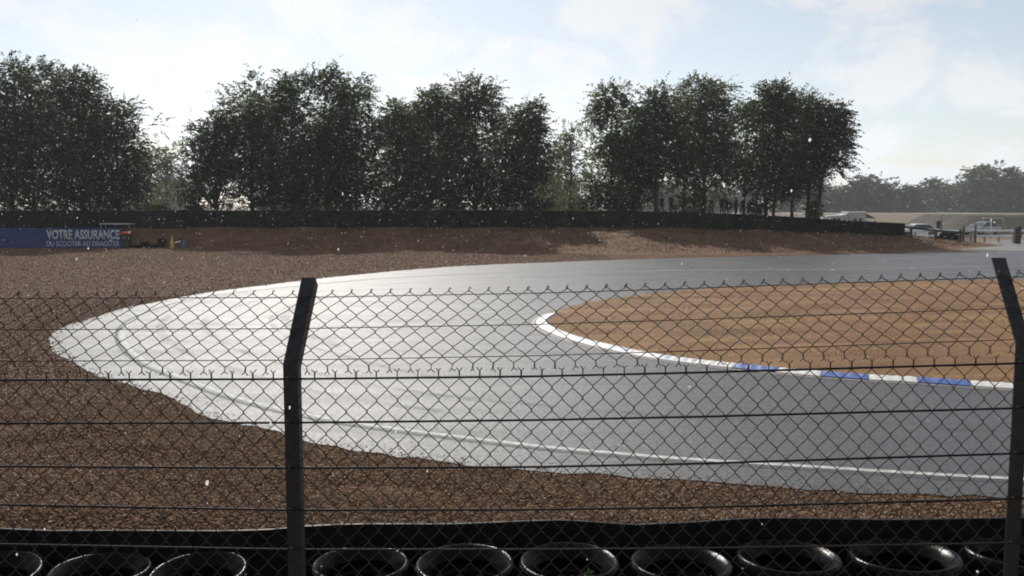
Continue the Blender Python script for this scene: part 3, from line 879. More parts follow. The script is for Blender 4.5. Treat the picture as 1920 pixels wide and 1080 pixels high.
for i, (cx_, ty, hw, lab) in enumerate(SHRUBS):
    Y = 77.5 if i % 2 else 75.5
    X = (cx_ - 960) / FPX * Y; z0 = ground_z(X, Y)
    rg2 = np.random.default_rng(500 + i)
    H = atd(cx_, ty, Y).z - z0; rx = hw / FPX * Y
    K = 9
    C = np.stack([rg2.uniform(-0.7, 0.7, K) * rx, rg2.uniform(-0.5, 0.5, K) * rx, rg2.uniform(0.1, 0.75, K) * H], -1)
    V, F, ti = leaf_cloud(rg2, C, np.full(K, rx * 0.36), 2600, 0.15, 0.45, 0.05, 0.3)
    V[:, 2] = np.maximum(V[:, 2], -0.05)
    root = empty('shrub', (X, Y, z0))
    me = fast_mesh('shrub_crown', V, F); set_tint(me, ti)
    link('crown', me, M['leaf_olive' if 'yellowish' in lab else 'leaf_dark'], root)
    m_ = MB()
    for k in range(5):
        c = C[k]; m_.tube([(c[0] * 0.15, c[1] * 0.15, -0.08), (c[0] * 0.6, c[1] * 0.6, c[2] * 0.6), tuple(c)], [0.04, 0.025, 0.01], 5)
    m_.build('stem', M['bark'], root)
    tag(root, lab, 'shrub', 'shrubs under the row of trees')

# far tree line
protos = []
for k in range(6):
    rt = make_tree('distant_tree', (0, 0, -50), 13, 7.5, 0.03, 6500, 700 + k, M['leaf_far'], leaf=0.75, spray=1.8, trunk_r=0.3, K=40, wind=0.02)
    protos.append(rt)
FAR = []
rf = random.Random(4)
x = 240
while x < 2020:
    FAR.append((x + rf.uniform(-8, 8), rf.uniform(338, 352) if x > 1540 else rf.uniform(336, 352), rf.uniform(400, 440), None))
    x += 25
SPECIAL = {1620: (1622, 333, 405, 'tall dark distant tree with pointed top beside the last leaning tree'),
           1848: (1848, 316, 395, 'tallest domed distant tree in the far tree line'),
           1905: (1908, 322, 390, 'broad distant tree at the edge of the far tree line')}
ORD = 'first second third fourth fifth sixth seventh eighth ninth tenth eleventh twelfth thirteenth fourteenth fifteenth sixteenth seventeenth eighteenth nineteenth twentieth last'.split()
GAPS = [[250, 352, 'in the pale gap beside the blue hoarding', 0], [540, 600, 'under the gap of the tall tree group', 0], [1000, 1095, 'in the hazy gap in the middle', 0],
        [1190, 1275, 'beside the bare slanting trunk', 0], [1325, 1405, 'behind the larger group of people', 0], [1470, 1560, 'around the last two bare trunks', 0]]
FAR = sorted(f for f in FAR if f[0] > 1560 or any(g_[0] <= f[0] <= g_[1] for g_ in GAPS))
n_line = 0
FAR += list(SPECIAL.values())
used = set()
for i, (cx_, ty, Y, lab) in enumerate(FAR):
    k = i % 6
    root = protos[k] if k not in used else copy_tree(protos[k])
    used.add(k)
    X = (cx_ - 960) / FPX * Y; H = atd(cx_, ty, Y).z
    root.location = (X, Y, 0)
    s = H / 13.0
    root.scale = (s * rf.uniform(1.25, 1.55), s * 1.3, s)
    root.rotation_euler = (0, 0, rf.uniform(0, 6.28))
    if lab is None:
        if cx_ > 1560:
            n_line += 1; lab = 'hazy rounded tree, %s in the far tree line counted from the leaning tree' % ORD[n_line - 1]
        else:
            gp_ = [g_ for g_ in GAPS if g_[0] <= cx_ <= g_[1]][0]
            gp_[3] += 1; lab = 'hazy far tree, %s seen %s' % (ORD[gp_[3] - 1], gp_[2])
    tag(root, lab, 'tree', 'far tree line' if cx_ > 1560 else 'distant trees behind the tree row')

# ------------------------------------------------------------------ black barrier wall on the bank
wall = empty('barrier_wall', (21.3, 69.5, 1.0))
N = 34; WX = -49.0
for k in range(N):
    xa = WX + (30.7 - WX) * k / N; xb = WX + (30.7 - WX) * (k + 1) / N
    def zt(x): return np.interp(x, [-49, 0, 12, 19, 24, 30.7], [2.80, 2.78, 2.70, 2.48, 2.14, 1.80]) + 0.025 * math.sin(x * 1.9) + 0.02 * math.sin(x * 5.3)
    def zl(x): return np.interp(x, WB_X, WB_Z) - 0.15
    o_ = [(xa + 0.012, zl(xa)), (xb - 0.012, zl(xb)), (xb - 0.012, zt(xb)), (xa + 0.012, zt(xa))]
    m_ = MB(); m_.prism([(a - 21.3, b - 1.0) for a, b in o_], -0.10, 0.08)
    p_ = m_.build('panel', M['panel_black'], wall)
m_ = MB()
for k in range(N):
    xa = WX + (30.7 - WX) * k / N + (0.06 if k == 0 else 0)
    m_ = MB(); m_.box(xa - 0.05 - 21.3, xa + 0.05 - 21.3, -0.16, -0.102, zl(xa) - 1.0, zt(xa) - 0.95)
    m_.build('post', M['panel_black'], wall)
tag(wall, 'long low black panelled barrier along the top of the bank below the trees', 'barrier')

# ------------------------------------------------------------------ blue hoarding, left
YB = 67.0
hl = atd(-170, 463, YB).x; hr = atd(230, 463, YB).x; ht = atd(100, 428, YB).z
hoard = empty('advertising_hoarding', (hr, YB, 0))
npan = 6; wpan = (hr - hl) / npan
for k in range(npan):
    m_ = MB(); m_.box(hl - hr + k * wpan + 0.006, hl - hr + (k + 1) * wpan - 0.006, -0.02, 0.03, 0.0, ht, 0.006)
    m_.build('panel', M['banner_blue'], hoard)
for k in range(npan + 1):
    m_ = MB(); xx = hl - hr + k * wpan; xx = min(max(xx, hl - hr + 0.04), -0.04)
    m_.box(xx - 0.035, xx + 0.035, 0.034, 0.10, -0.02, ht - 0.02); m_.build('post', M['galv_post'], hoard)
def lettering(text, name, x0, x1, zlo, zhi, y, parent, mat, offset=0.0, depth=0.006):
    cu = bpy.data.curves.new(name, 'FONT'); cu.body = text; cu.size = 1.0; cu.offset = offset; cu.extrude = 0.0
    cu.resolution_u = 3
    ob = bpy.data.objects.new(name, cu); COL.objects.link(ob)
    dg = bpy.context.evaluated_depsgraph_get(); dg.update()
    me = bpy.data.meshes.new_from_object(ob.evaluated_get(dg))
    bpy.data.objects.remove(ob); bpy.data.curves.remove(cu)
    co = np.empty(len(me.vertices) * 3, np.float32); me.vertices.foreach_get('co', co); co = co.reshape(-1, 3)
    mn, mx = co.min(0), co.max(0)
    X = (co[:, 0] - mn[0]) / (mx[0] - mn[0]) * (x1 - x0) + x0
    Z = (co[:, 1] - mn[1]) / (mx[1] - mn[1]) * (zhi - zlo) + zlo
    co2 = np.stack([X, np.full(len(X), y), Z], -1).astype(np.float32)
    me.vertices.foreach_set('co', co2.ravel()); me.update()
    bm = bmesh.new(); bm.from_mesh(me)
    r_ = bmesh.ops.extrude_face_region(bm, geom=bm.faces[:])
    bmesh.ops.translate(bm, vec=(0, -depth, 0), verts=[v for v in r_['geom'] if isinstance(v, bmesh.types.BMVert)])
    bmesh.ops.recalc_face_normals(bm, faces=bm.faces[:]); bm.to_mesh(me); bm.free()
    o = link(name, me, mat, parent)
    return o
p0 = atd(88, 449, YB); p1 = atd(224, 431, YB); p2 = atd(88, 461.5, YB); p3 = atd(224, 452, YB)
lettering('VOTRE ASSURANCE', 'lettering', p0.x - hr, p1.x - hr, p0.z, p1.z, -0.0215, hoard, M['banner_white'], 0.03)
lettering('DU SCOOTER AU DRAGSTER', 'lettering', p2.x - hr, p3.x - hr, p2.z, p3.z, -0.0215, hoard, M['banner_white'], 0.0)
tag(hoard, 'long blue advertising hoarding with white lettering beside the gravel', 'hoarding')

# marshal shelter frame behind the hoarding
sx0, sx1 = atd(187, 420, 68.2).x, atd(243, 420, 68.2).x; sz = atd(187, 420, 68.2).z
sh = empty('marshal_shelter', ((sx0 + sx1) / 2, 68.6, 0)); hw_ = (sx1 - sx0) / 2
for a in (-1, 1):
    for b_ in (-0.4, 0.5):
        m_ = MB(); m_.tube([(a * (hw_ - 0.05), b_, -0.05), (a * (hw_ - 0.05), b_, sz - 0.04)], 0.03, 6); m_.build('post', M['galv_post'], sh)
m_ = MB(); m_.prism([(-hw_, sz - 0.03), (hw_, sz - 0.03), (hw_, sz + 0.04), (-hw_, sz + 0.04)], -0.5, 0.62); m_.build('roof', M['grey_panel'], sh)
tag(sh, 'small open shelter with thin grey roof behind the blue hoarding', 'shelter')
# bin with red lid
bx = atd(237, 463, 67.2)
bn = empty('wheeled_bin', (bx.x, 67.2, 0))
m_ = MB(); q = 0.30
vs = [(-.24, -.24, .06), (.24, -.24, .06), (.24, .24, .06), (-.24, .24, .06), (-.33, -.33, 1.0), (.33, -.33, 1.0), (.33, .33, 1.0), (-.33, .33, 1.0)]
m_.add(vs, [(0, 1, 5, 4), (1, 2, 6, 5), (2, 3, 7, 6), (3, 0, 4, 7), (0, 3, 2, 1), (4, 5, 6, 7)]); m_.build('body', M['green_dark'], bn)
m_ = MB(); m_.box(-.36, .36, -.37, .37, 1.003, 1.20, 0.04); m_.build('lid', M['red'], bn)
for a in (-1, 1):
    m_ = MB(); m_.tube([(a * .20, .26, .1), (a * .28, .26, .1)], 0.1, 12); m_.build('wheel', M['rubber'], bn)
tag(bn, 'dark green bin with red lid at the end of the blue hoarding', 'bin')

# ------------------------------------------------------------------ tyres
def tyre_mesh(R_=0.31, W=0.20):
    prof = [(0.62, -0.20), (0.60, -0.30), (0.68, -0.40), (0.80, -0.48), (0.90, -0.50), (0.97, -0.40), (1.0, -0.20), (1.0, 0.20), (0.985, 0.38), (0.94, 0.50), (0.89, 0.50), (0.80, 0.36), (0.66, 0.20), (0.64, 0.12), (0.90, 0.12), (0.94, 0.0), (0.90, -0.12)]
    ns = 40; V, F = [], []
    for i in range(ns):
        a = 2 * math.pi * i / ns
        for j, (r, h) in enumerate(prof):
            rr = r * R_
            if j in (6, 7) and i % 2: rr -= 0.007
            V.append((rr * math.cos(a), rr * math.sin(a), h * W + W * 0.52))
    m = len(prof)
    for i in range(ns):
        for j in range(m):
            F.append((i * m + j, i * m + (j + 1) % m, ((i + 1) % ns) * m + (j + 1) % m, ((i + 1) % ns) * m + j))
    me = fast_mesh('tyre', V, F, True)
    bm = bmesh.new(); bm.from_mesh(me); bmesh.ops.recalc_face_normals(bm, faces=bm.faces[:]); bm.to_mesh(me); bm.free()
    me.materials.append(M['rubber'])
    return me
TM = tyre_mesh()
TY = 5.04
tyre_px = [-232, -20, 185, 375, 676, 872, 1067, 1275, 1480, 1697, 1905, 2110]
tyre_lab = ['black tyre cut off by the picture corner, first of the row', 'black tyre second from the picture corner, ahead of the fence post', 'black tyre in the row, third from the picture corner, tipped away',
            'black tyre partly behind the near fence post', 'shiny wet black tyre just past the near fence post', 'wet black tyre second past the near fence post',
            'wet black tyre with a green weed growing in it', 'wet black tyre next after the one with the weed', 'wet black tyre with bright glint high on its far rim',
            'large wet black tyre last but one before the far fence post', 'wet black tyre behind the far fence post', 'black tyre beyond the far fence post']
for i, (px, lab) in enumerate(zip(tyre_px, tyre_lab)):
    ztop = np.interp(px, [0, 375, 676, 1275, 1900], [1.07, 1.08, 1.14, 1.145, 1.19])
    X = (px - 960) / FPX * (TY * 1.035)
    low = link('tyre', TM, None, None, (X + random.uniform(-.02, .02), TY + random.uniform(-.02, .02), 0.835))
    tag(low, 'lower tyre under the %s tyre of the front row counted from the picture corner' % 'first second third fourth fifth sixth seventh eighth ninth tenth eleventh twelfth'.split()[i], 'tyre', 'lower tyres of the barrier')
    o = link('tyre', TM, None, None, (X, TY + random.uniform(-.03, .03), ztop - 0.215))
    o.rotation_euler = (R(random.uniform(-3, 3)), R(random.uniform(-3, 3)), random.uniform(0, 6))
    sz_ = [1, .97, .95, .94, .95, .97, .97, .99, 1, 1.04, .97, 1][i]; o.scale = (sz_, sz_, random.uniform(.88, 1.04))
    low.location.z = ztop - 0.215 - 0.215
    tag(o, lab, 'tyre', 'top row of the tyre barrier')

# rubber belt in front of the tyres
BX = np.arange(-5.5, 5.6, 0.1)
bpx = [0, 100, 300, 530, 560, 900, 1050, 1190, 1230, 1400, 1890]
bpy_ = [990, 993, 992, 988, 985, 980, 980, 986, 982, 973, 968]
YBELT = 5.42
kx = [atd(a, b, YBELT).x for a, b in zip(bpx, bpy_)]; kz = [atd(a, b, YBELT).z for a, b in zip(bpx, bpy_)]
vs, fs = [], []
for i, x in enumerate(BX):
    z = float(np.interp(x, kx, kz)) + 0.004 * math.sin(x * 5); w = 0.03 * math.sin(x * 1.3 + 1) + 0.012 * math.sin(x * 4.1)
    y = YBELT + w
    vs += [(x, y - 0.009, 0.0), (x, y - 0.009, z), (x, y + 0.009, z), (x, y + 0.009, 0.0)]
    if i:
        a, b = (i - 1) * 4, i * 4
        fs += [(a + j, a + (j + 1) % 4, b + (j + 1) % 4, b + j) for j in range(4)]
fs += [(0, 1, 2, 3), tuple(len(vs) - 4 + j for j in (3, 2, 1, 0))]
tag(MB().add(vs, fs).build('rubber_belt', M['belt']), 'black rubber belt facing the tyre barrier along its track side', 'belt')
bl = bpy.data.objects['rubber_belt']

# weed in a tyre
wx = (1090 - 960) / FPX * (TY * 1.035)
wd = empty('weed', (wx, 4.80, 0.98)); wd.scale = (.75, .75, .75)
rg3 = np.random.default_rng(77)
V, F, ti = leaf_cloud(rg3, np.array([[0, 0, .10], [.03, .02, .16], [-.03, 0, .13]]), np.array([.045, .04, .04]), 220, 0.028, 0.06, 0, 0.2)
me = fast_mesh('weed_leaves', V, F); set_tint(me, ti); link('leaves', me, M['weed'], wd)
m_ = MB()
for k in range(4): m_.tube([(0, 0, -0.15), (rg3.normal(0, .02), rg3.normal(0, .02), .08), (rg3.normal(0, .04), rg3.normal(0, .03), .18)], [.004, .003, .001], 5)
m_.build('stem', M['weed'], wd)
tag(wd, 'small green weed growing up inside a tyre', 'weed')

# ------------------------------------------------------------------ chain-link fence
FY = 3.1
fence = empty('chain_link_fence', (0, FY, 1.4))
def fx(p): return Vector((p.x, p.y - FY, p.z - 1.4))
RAIL_PX = [[(-300, 714), (0, 713), (543, 711), (1000, 706), (1300, 699), (1895, 682), (2250, 671)],
           [(-300, 795), (0, 794), (543, 793), (1000, 788), (1300, 782), (1895, 766), (2250, 756)],
           [(-300, 873), (0, 875), (543, 878), (1000, 876), (1300, 870), (1895, 851), (2250, 841)],
           [(-300, 942), (0, 947), (543, 957), (1000, 956), (1300, 952), (1895, 936), (2250, 926)],
           [(-300, 1014), (0, 1021), (543, 1031), (1000, 1031), (1300, 1029), (1895, 1019), (2250, 1010)],
           [(-300, 1098), (0, 1104), (543, 1112), (1000, 1113), (1300, 1111), (1895, 1103), (2250, 1094)]]
RAILS = []
for r_ in RAIL_PX:
    pts = [atd(a, b, FY) for a, b in r_]
    RAILS.append((np.array([p.x for p in pts]), np.array([p.z for p in pts])))
def rail_z(k, x): return float(np.interp(x, *RAILS[k]))
def lean_pt(x, t, dy=0.0, dz=0.0):
    """point on the leaning top, t=0 at the bend, t=1 at the post tip"""
    zb = rail_z(0, x) + float(np.interp(x, [-0.8, 1.8], [0.052, 0.070]))
    return Vector((x + 0.02 * t, FY + 0.225 * t + dy, zb + 0.29 * t + dz))
X0, X1 = -2.45, 2.55
def post_x(px, Y=FY): return (px - 960) / FPX * Y * (1.0)
PX1 = atd(543, 700, FY).x; PX2 = atd(1903, 700, FY).x + 0.032
for xp in (PX1 - 2.52, PX1, PX2, PX2 + 2.5):
    if xp < -3.2 or xp > 3.2: continue
    m_ = MB()
    th = 0.006; wA = 0.052; wB = 0.055
    # L section: flange A across the fence, flange B away from the spectator
    sec = [(-wA / 2, 0.0), (wA / 2, 0.0), (wA / 2, wB), (wA / 2 - th, wB), (wA / 2 - th, th), (-wA / 2, th)]
    b_ = lean_pt(xp, 0); tp = lean_pt(xp, 1.0)
    lv = [(Vector((xp, FY, 0.9)), Vector((0, 1, 0))), (b_ + Vector((0, 0, -0.002)), Vector((0, 0.93, -0.36)).normalized()), (tp, Vector((0, 0.79, -0.61)))]
    vs, fs = [], []
    for c, d in lv:
        for a, bb in sec:
            vs.append(fx(c + Vector((a, 0.012, 0)) + d * bb))
    n6 = 6
    for k in range(2):
        for j in range(n6):
            fs.append((k * n6 + j, k * n6 + (j + 1) % n6, (k + 1) * n6 + (j + 1) % n6, (k + 1) * n6 + j))
    fs += [tuple(range(n6)), tuple(2 * n6 + j for j in range(n6))]
    post = m_.add(vs, fs).build('post', M['steel'], fence)
    for k in range(5):
        z = rail_z(k, xp)
        mb = MB(); c = fx(Vector((xp - 0.012, FY + 0.0105, z)))
        mb.tube([c, c + Vector((0, -0.006, 0))], 0.007, 6)
        o = mb.build('bolt', M['galv_post'], post)
# cables
for k in range(len(RAILS)):
    xs_ = np.linspace(X0, X1, 60)
    m_ = MB(); m_.tube([fx(Vector((x, FY + 0.003, rail_z(k, x)))) for x in xs_], 0.0042 if k < 4 else 0.0036, 6)
    m_.build('cable', M['cable'], fence)
for t in (0.765, 0.40, 0.05):
    xs_ = np.linspace(X0, X1, 60)
    m_ = MB(); m_.tube([fx(lean_pt(x, t)) for x in xs_], 0.0017, 5)
    m_.build('line_wire', M['wire'], fence)
# lower mesh wires
PW = 0.0365
WR = 0.0017
def zigzag(n_rows, fn, i, x0, jitter):
    """one wire: bends alternate between the two sides of its lane"""
    pts = []
    for r in range(n_rows + 1):
        sd = 1 if (r + i) % 2 else -1
        for q in (-0.10, 0.10):
            if r == 0 and q < 0 or r == n_rows and q > 0: continue
            e = 0.5 - abs(q) * 0.25
            pts.append(fn(x0 + PW * (0.5 + sd * (e + 0.055)), (r + q * 0.55), sd, q))
    return pts
ROWS = 24
rj = random.Random(9)
nw = int((X1 - X0) / PW)
for i in range(nw):
    x0 = X0 + i * PW + rj.uniform(-.0012, .0012)
    z1 = rail_z(0, x0); z2 = rail_z(5, x0)
    dzr = (z1 - z2) / 20.0
    def fn(x, r, sd, q, z1=z1, dzr=dzr):
        return fx(Vector((x, FY - 0.004 + 0.0026 * sd * (1 if q > 0 else -1), z1 - r * dzr)))
    pts = zigzag(24, fn, i, x0, 0)
    # twisted tip above the cable
    first = pts[0]
    sd = 1 if (0 + i) % 2 else -1
    xs0 = x0 + PW * (0.5 + sd * 0.5)
    top = [fx(Vector((xs0 + sd * 0.011 * -1 * rj.uniform(0.6, 1.2) * (1), FY - 0.006, z1 + 0.033 + rj.uniform(-.003, .004)))),
           fx(Vector((xs0 - sd * 0.001, FY - 0.004, z1 + 0.024))), fx(Vector((xs0 - sd * 0.001, FY - 0.004, z1 + 0.008)))]
    m_ = MB(); m_.tube(top + pts, WR, 4, cap=False); m_.build('mesh_wire', M['wire'], fence)
    # upper, leaning mesh
    TT = 0.82; NR = 9
    def fu(x, r, sd, q):
        t = TT - (TT + 0.03) * r / NR
        sag = 0.006 * math.sin(x * 7.0 + r)
        p = lean_pt(x, t, 0.003 * sd * (1 if q > 0 else -1), 0)
        p.x += sag * 0.4
        return fx(p)
    pu = zigzag(NR, fu, i, x0 + 0.011, 0)
    sdl = 1 if (NR + i) % 2 else -1
    e = lean_pt(x0 + 0.011 + PW * (0.5 + sdl * 0.52), -0.03)
    tail = [fx(e + Vector((0, 0, -0.014))), fx(e + Vector((-sdl * 0.010 * rj.uniform(0.7, 1.4), -0.004, -0.022 - rj.uniform(0, .006))))]
    sd0 = 1 if i % 2 else -1
    h0 = lean_pt(x0 + 0.011 + PW * (0.5 + sd0 * 0.5), TT + 0.03)
    head = [fx(h0 + Vector((-sd0 * 0.007 * rj.uniform(.5, 1.1), 0.004, -0.004 - 0.012 * (i % 2)))), fx(h0)]
    m_ = MB(); m_.tube(head + pu + tail, WR, 4, cap=False); m_.build('mesh_wire', M['wire'], fence)
tag(fence, 'chain-link fence with cables and cranked steel posts in front of the spectator', 'fence')

# ------------------------------------------------------------------ vehicles and small things at the paddock entrance
def make_car(name, loc, rz, mat, L=4.3, W=1.75, H=1.42):
    root = empty(name, loc, rz)
    h = H
    side = [(-L / 2, .42), (-L / 2 + .05, .72), (-L / 2 + .35, .86), (-L * .18, .93), (L * .36, .93), (L / 2 - .05, .80), (L / 2, .50), (L / 2 - .06, .26), (-L / 2 + .06, .26)]
    m_ = MB(); n = len(side)
    vs = []
    for yy, ins in ((-W / 2, .08), (-W / 2 + .10, 0), (W / 2 - .10, 0), (W / 2, .08)):
        for a, b in side:
            k = 1 if ins == 0 else 0.97
            vs.append((a * k, yy, .26 + (b - .26) * (1 if ins == 0 else .93)))
    fs = [(r * n + j, r * n + (j + 1) % n, (r + 1) * n + (j + 1) % n, (r + 1) * n + j) for r in range(3) for j in range(n)]
    fs += [tuple(range(n)), tuple(3 * n + j for j in range(n))]
    m_.add(vs, fs); m_.build('body', mat, root)
    cab_b = (-L * .22, L * .40); cab_t = (-L * .04, L * .27)
    zb, zt_ = .915, h
    wb, wt = W / 2 - .10, W / 2 - .28
    m_ = MB()
    vs = [(cab_t[0], -wt, zt_ - .06), (cab_t[1], -wt, zt_ - .06), (cab_t[1], wt, zt_ - .06), (cab_t[0], wt, zt_ - .06),
          (cab_t[0] + .12, -wt + .06, zt_), (cab_t[1] - .12, -wt + .06, zt_), (cab_t[1] - .12, wt - .06, zt_), (cab_t[0] + .12, wt - .06, zt_)]
    m_.add(vs, [(0, 3, 2, 1), (4, 5, 6, 7), (0, 1, 5, 4), (1, 2, 6, 5), (2, 3, 7, 6), (3, 0, 4, 7)])
    m_.build('roof', mat, root)
    B = [Vector((cab_b[0], -wb, zb)), Vector((cab_b[1], -wb, zb)), Vector((cab_b[1], wb, zb)), Vector((cab_b[0], wb, zb))]
    T = [Vector((cab_t[0], -wt, zt_ - .06)), Vector((cab_t[1], -wt, zt_ - .06)), Vector((cab_t[1], wt, zt_ - .06)), Vector((cab_t[0], wt, zt_ - .06))]
    for nm, (i, j) in (('side_window', (0, 1)), ('rear_window', (1, 2)), ('side_window', (2, 3)), ('windscreen', (3, 0))):
        a, b, c, d = B[i], B[j], T[j], T[i]
        nn = (b - a).cross(d - a).normalized() * -0.02
        m_ = MB(); m_.add([a, b, c, d, a + nn, b + nn, c + nn, d + nn], [(0, 1, 2, 3), (7, 6, 5, 4), (0, 4, 5, 1), (1, 5, 6, 2), (2, 6, 7, 3), (3, 7, 4, 0)])
        m_.build(nm, M['glass'], root)
    for b, t in zip(B, T):
        m_ = MB(); m_.tube([b, t], 0.045, 6); m_.build('pillar', mat, root)
    for a in (-L * .30, L * .30):
        for s in (-1, 1):
            m_ = MB(); m_.tube([(a, s * (W / 2 - .20), .31), (a, s * (W / 2 + .015), .31)], .31, 18, smooth=False); w_ = m_.build('wheel', M['rubber'], root)
            m_ = MB(); m_.tube([(a, s * (W / 2 + .012), .31), (a, s * (W / 2 + .03), .31)], .19, 14, smooth=False); m_.build('rim', M['galv_post'], w_)
    for s in (-1, 1):
        m_ = MB(); m_.box(-L / 2 - .01, -L / 2 + .10, s * W * .34 - .14, s * W * .34 + .14, .62, .74, .02); m_.build('headlight', M['galv'], root)
    return root
c = at(1722, 446); tag(make_car('parked_car', (c.x, c.y + 1, 0), R(4), M['white_paint'], 4.6, 1.8, 1.36), 'white parked car behind the dark post-and-rail fence', 'car', 'cars parked by the entrance')
c = atd(1655, 440, 92); tag(make_car('parked_car', (c.x, 92, 0), R(8), M['red_paint'], 4.2, 1.7, 1.42), 'dull red car mostly hidden behind the black barrier', 'car', 'cars parked by the entrance')
c = at(1868, 442); tag(make_car('parked_car', (c.x, c.y + 3, 0), R(25), M['silver_paint']), 'silver parked car behind the metal guard rail', 'car', 'cars parked by the entrance')

# motorhome
Y = 101.0
mx0, mx1 = atd(1533, 410, Y).x, atd(1617, 410, Y).x
mh = empty('motorhome', ((mx0 + mx1) / 2, Y, 0)); hw_ = (mx1 - mx0) / 2
ztop = atd(1600, 398.5, Y).z; zmid = atd(1560, 405, Y).z
xl = lambda px: atd(px, 410, Y).x - (mx0 + mx1) / 2
m_ = MB(); m_.box(xl(1584), xl(1617), -1.1, 1.1, .45, ztop, .05); m_.build('body', M['grey_panel'], mh)
m_ = MB(); m_.prism([(xl(1546), .45), (xl(1583.5), .45), (xl(1583.5), ztop - .12), (xl(1572), zmid + .10), (xl(1546), zmid)], -1.05, 1.05); m_.build('body', M['grey_panel'], mh)
m_ = MB(); m_.prism([(xl(1533), .45), (xl(1545.5), .45), (xl(1545.5), zmid - .02), (xl(1539), zmid - .12), (xl(1533), zmid - .75)], -0.98, 0.98); m_.build('cab', M['white_paint'], mh)
m_ = MB(); m_.box(xl(1583), xl(1618), -1.15, 1.15, ztop + .003, ztop + .09, .02); m_.build('roof', M['white_paint'], mh)
m_ = MB(); m_.box(xl(1546.5), xl(1552), -1.09, -1.053, 1.1, zmid - .12, .01); m_.build('door', M['white_paint'], mh)
for a in (1556, 1564, 1594, 1604):
    m_ = MB(); m_.box(xl(a), xl(a + 5), -1.13, -1.03, 1.25, 1.75, .01); m_.build('window', M['glass'], mh)
m_ = MB(); m_.prism([(xl(1617.5), ztop - .10), (xl(1634), ztop - .62), (xl(1634), ztop - .67), (xl(1617.5), ztop - .16)], -1.1, 1.1); m_.build('awning', M['awning'], mh)
for s in (-1, 1):
    m_ = MB(); m_.tube([(xl(1633), s * 1.05, 0), (xl(1633), s * 1.05, ztop - .64)], .025, 6); m_.build('awning_pole', M['galv_post'], mh)
for a in (1541, 1606):
    for s in (-1, 1):
        m_ = MB(); m_.tube([(xl(a), s * .80, .33), (xl(a), s * 1.02, .33)], .33, 16, smooth=False); m_.build('wheel', M['rubber'], mh)
tag(mh, 'pale grey and white motorhome with awning behind the black barrier', 'motorhome')

# dark post-and-rail fence
Y = 70.2
pr = empty('timber_fence', (atd(1735, 440, Y).x, Y, 0)); bx_ = pr.location.x
def tz(px, py): p = atd(px, py, Y); return (p.x - bx_, p.z)
for (a, b_, w) in ((1672, 420, .05), (1708.5, 424.5, .085), (1755, 432, .085), (1801, 430, .085)):
    x_, z_ = tz(a, b_); zb = ground_z(x_ + bx_, Y) - 0.25
    m_ = MB(); m_.box(x_ - w, x_ + w, -w, w, zb, z_, .012); m_.build('post', M['wood_dark'], pr)
def rail(p, q, nm='rail', r=.085):
    x0, z0 = tz(*p); x1, z1 = tz(*q)
    m_ = MB(); m_.prism([(x0, z0 - r), (x1, z1 - r), (x1, z1 + r), (x0, z0 + r)], -.14, -.09); m_.build(nm, M['wood_dark'], pr)
rail((1670, 423), (1755, 432.5)); rail((1755.5, 432.6), (1803, 436.5)); rail((1670, 433.5), (1709, 437.5))
tag(pr, 'dark timber post-and-rail fence sloping down from the black barrier', 'fence')

# metal gate
Y = 71.5
gx0, gx1 = atd(1806, 440, Y).x, atd(1829, 440, Y).x
gt = empty('metal_gate', (gx0, Y, 0)); gw = gx1 - gx0
zt_ = atd(1815, 425.5, Y).z
for k, (x_, h_) in enumerate(((0, zt_ + .02), (gw, zt_ + .12))):
    m_ = MB(); m_.box(x_ - .06, x_ + .06, -.06, .06, -.1, h_, .01); m_.build('post', M['wood_dark'], gt)
for k in range(8):
    x_ = gw * (k + 1) / 9; m_ = MB(); m_.tube([(x_, 0, .15), (x_, 0, zt_)], .016, 5); m_.build('bar', M['steel'], gt)
for z_ in (.15, .75, zt_ - .02):
    m_ = MB(); m_.box(.062, gw - .062, -.02, .02, z_ - .03, z_ + .03); m_.build('crossbar', M['steel'], gt)
tag(gt, 'narrow dark metal gate with upright bars between two posts', 'gate')

# metal guard rail
Y = 77.5
ga, gb = atd(1714, 440, Y).x, atd(2050, 440, Y).x
gr = empty('guard_rail', (ga, Y, 0))
zt_ = atd(1850, 433, Y).z; zl_ = atd(1850, 443, Y).z
x_ = .1
while x_ < gb - ga:
    m_ = MB(); m_.box(x_ - .06, x_ + .06, .0, .10, -.1, zt_ + .12, .01); m_.build('post', M['galv_post'], gr); x_ += 1.22
for z_ in (zt_, zl_):
    m_ = MB(); m_.prism([(-.005, z_ - .07), (-.15, z_ - .07), (-.17, z_ - .04), (-.17, z_ + .03), (-.15, z_ + .05), (-.005, z_ + .097)], 0, gb - ga, 'X'); m_.build('rail', M['galv'], gr)
tag(gr, 'pale metal guard rail with two bright rails across the entrance', 'guard rail')

# heavy dark gate post
Y = 74.5
gp = empty('gate_post', (atd(1908, 456, Y).x, Y, 0)); z_ = atd(1906, 424.5, Y).z
m_ = MB(); m_.box(-.28, .02, -.14, .14, -.1, z_ - .05, .015); m_.build('post', M['wood_dark'], gp)
m_ = MB(); m_.box(.03, .20, -.12, .12, -.1, z_ + .05, .015); m_.build('post', M['wood_dark'], gp)
m_ = MB(); m_.box(-.33, .24, -.17, -.145, .55, .75, .005); m_.build('brace', M['wood_dark'], gp)
tag(gp, 'thick dark timber gate post pair in front of the guard rail', 'gate post')

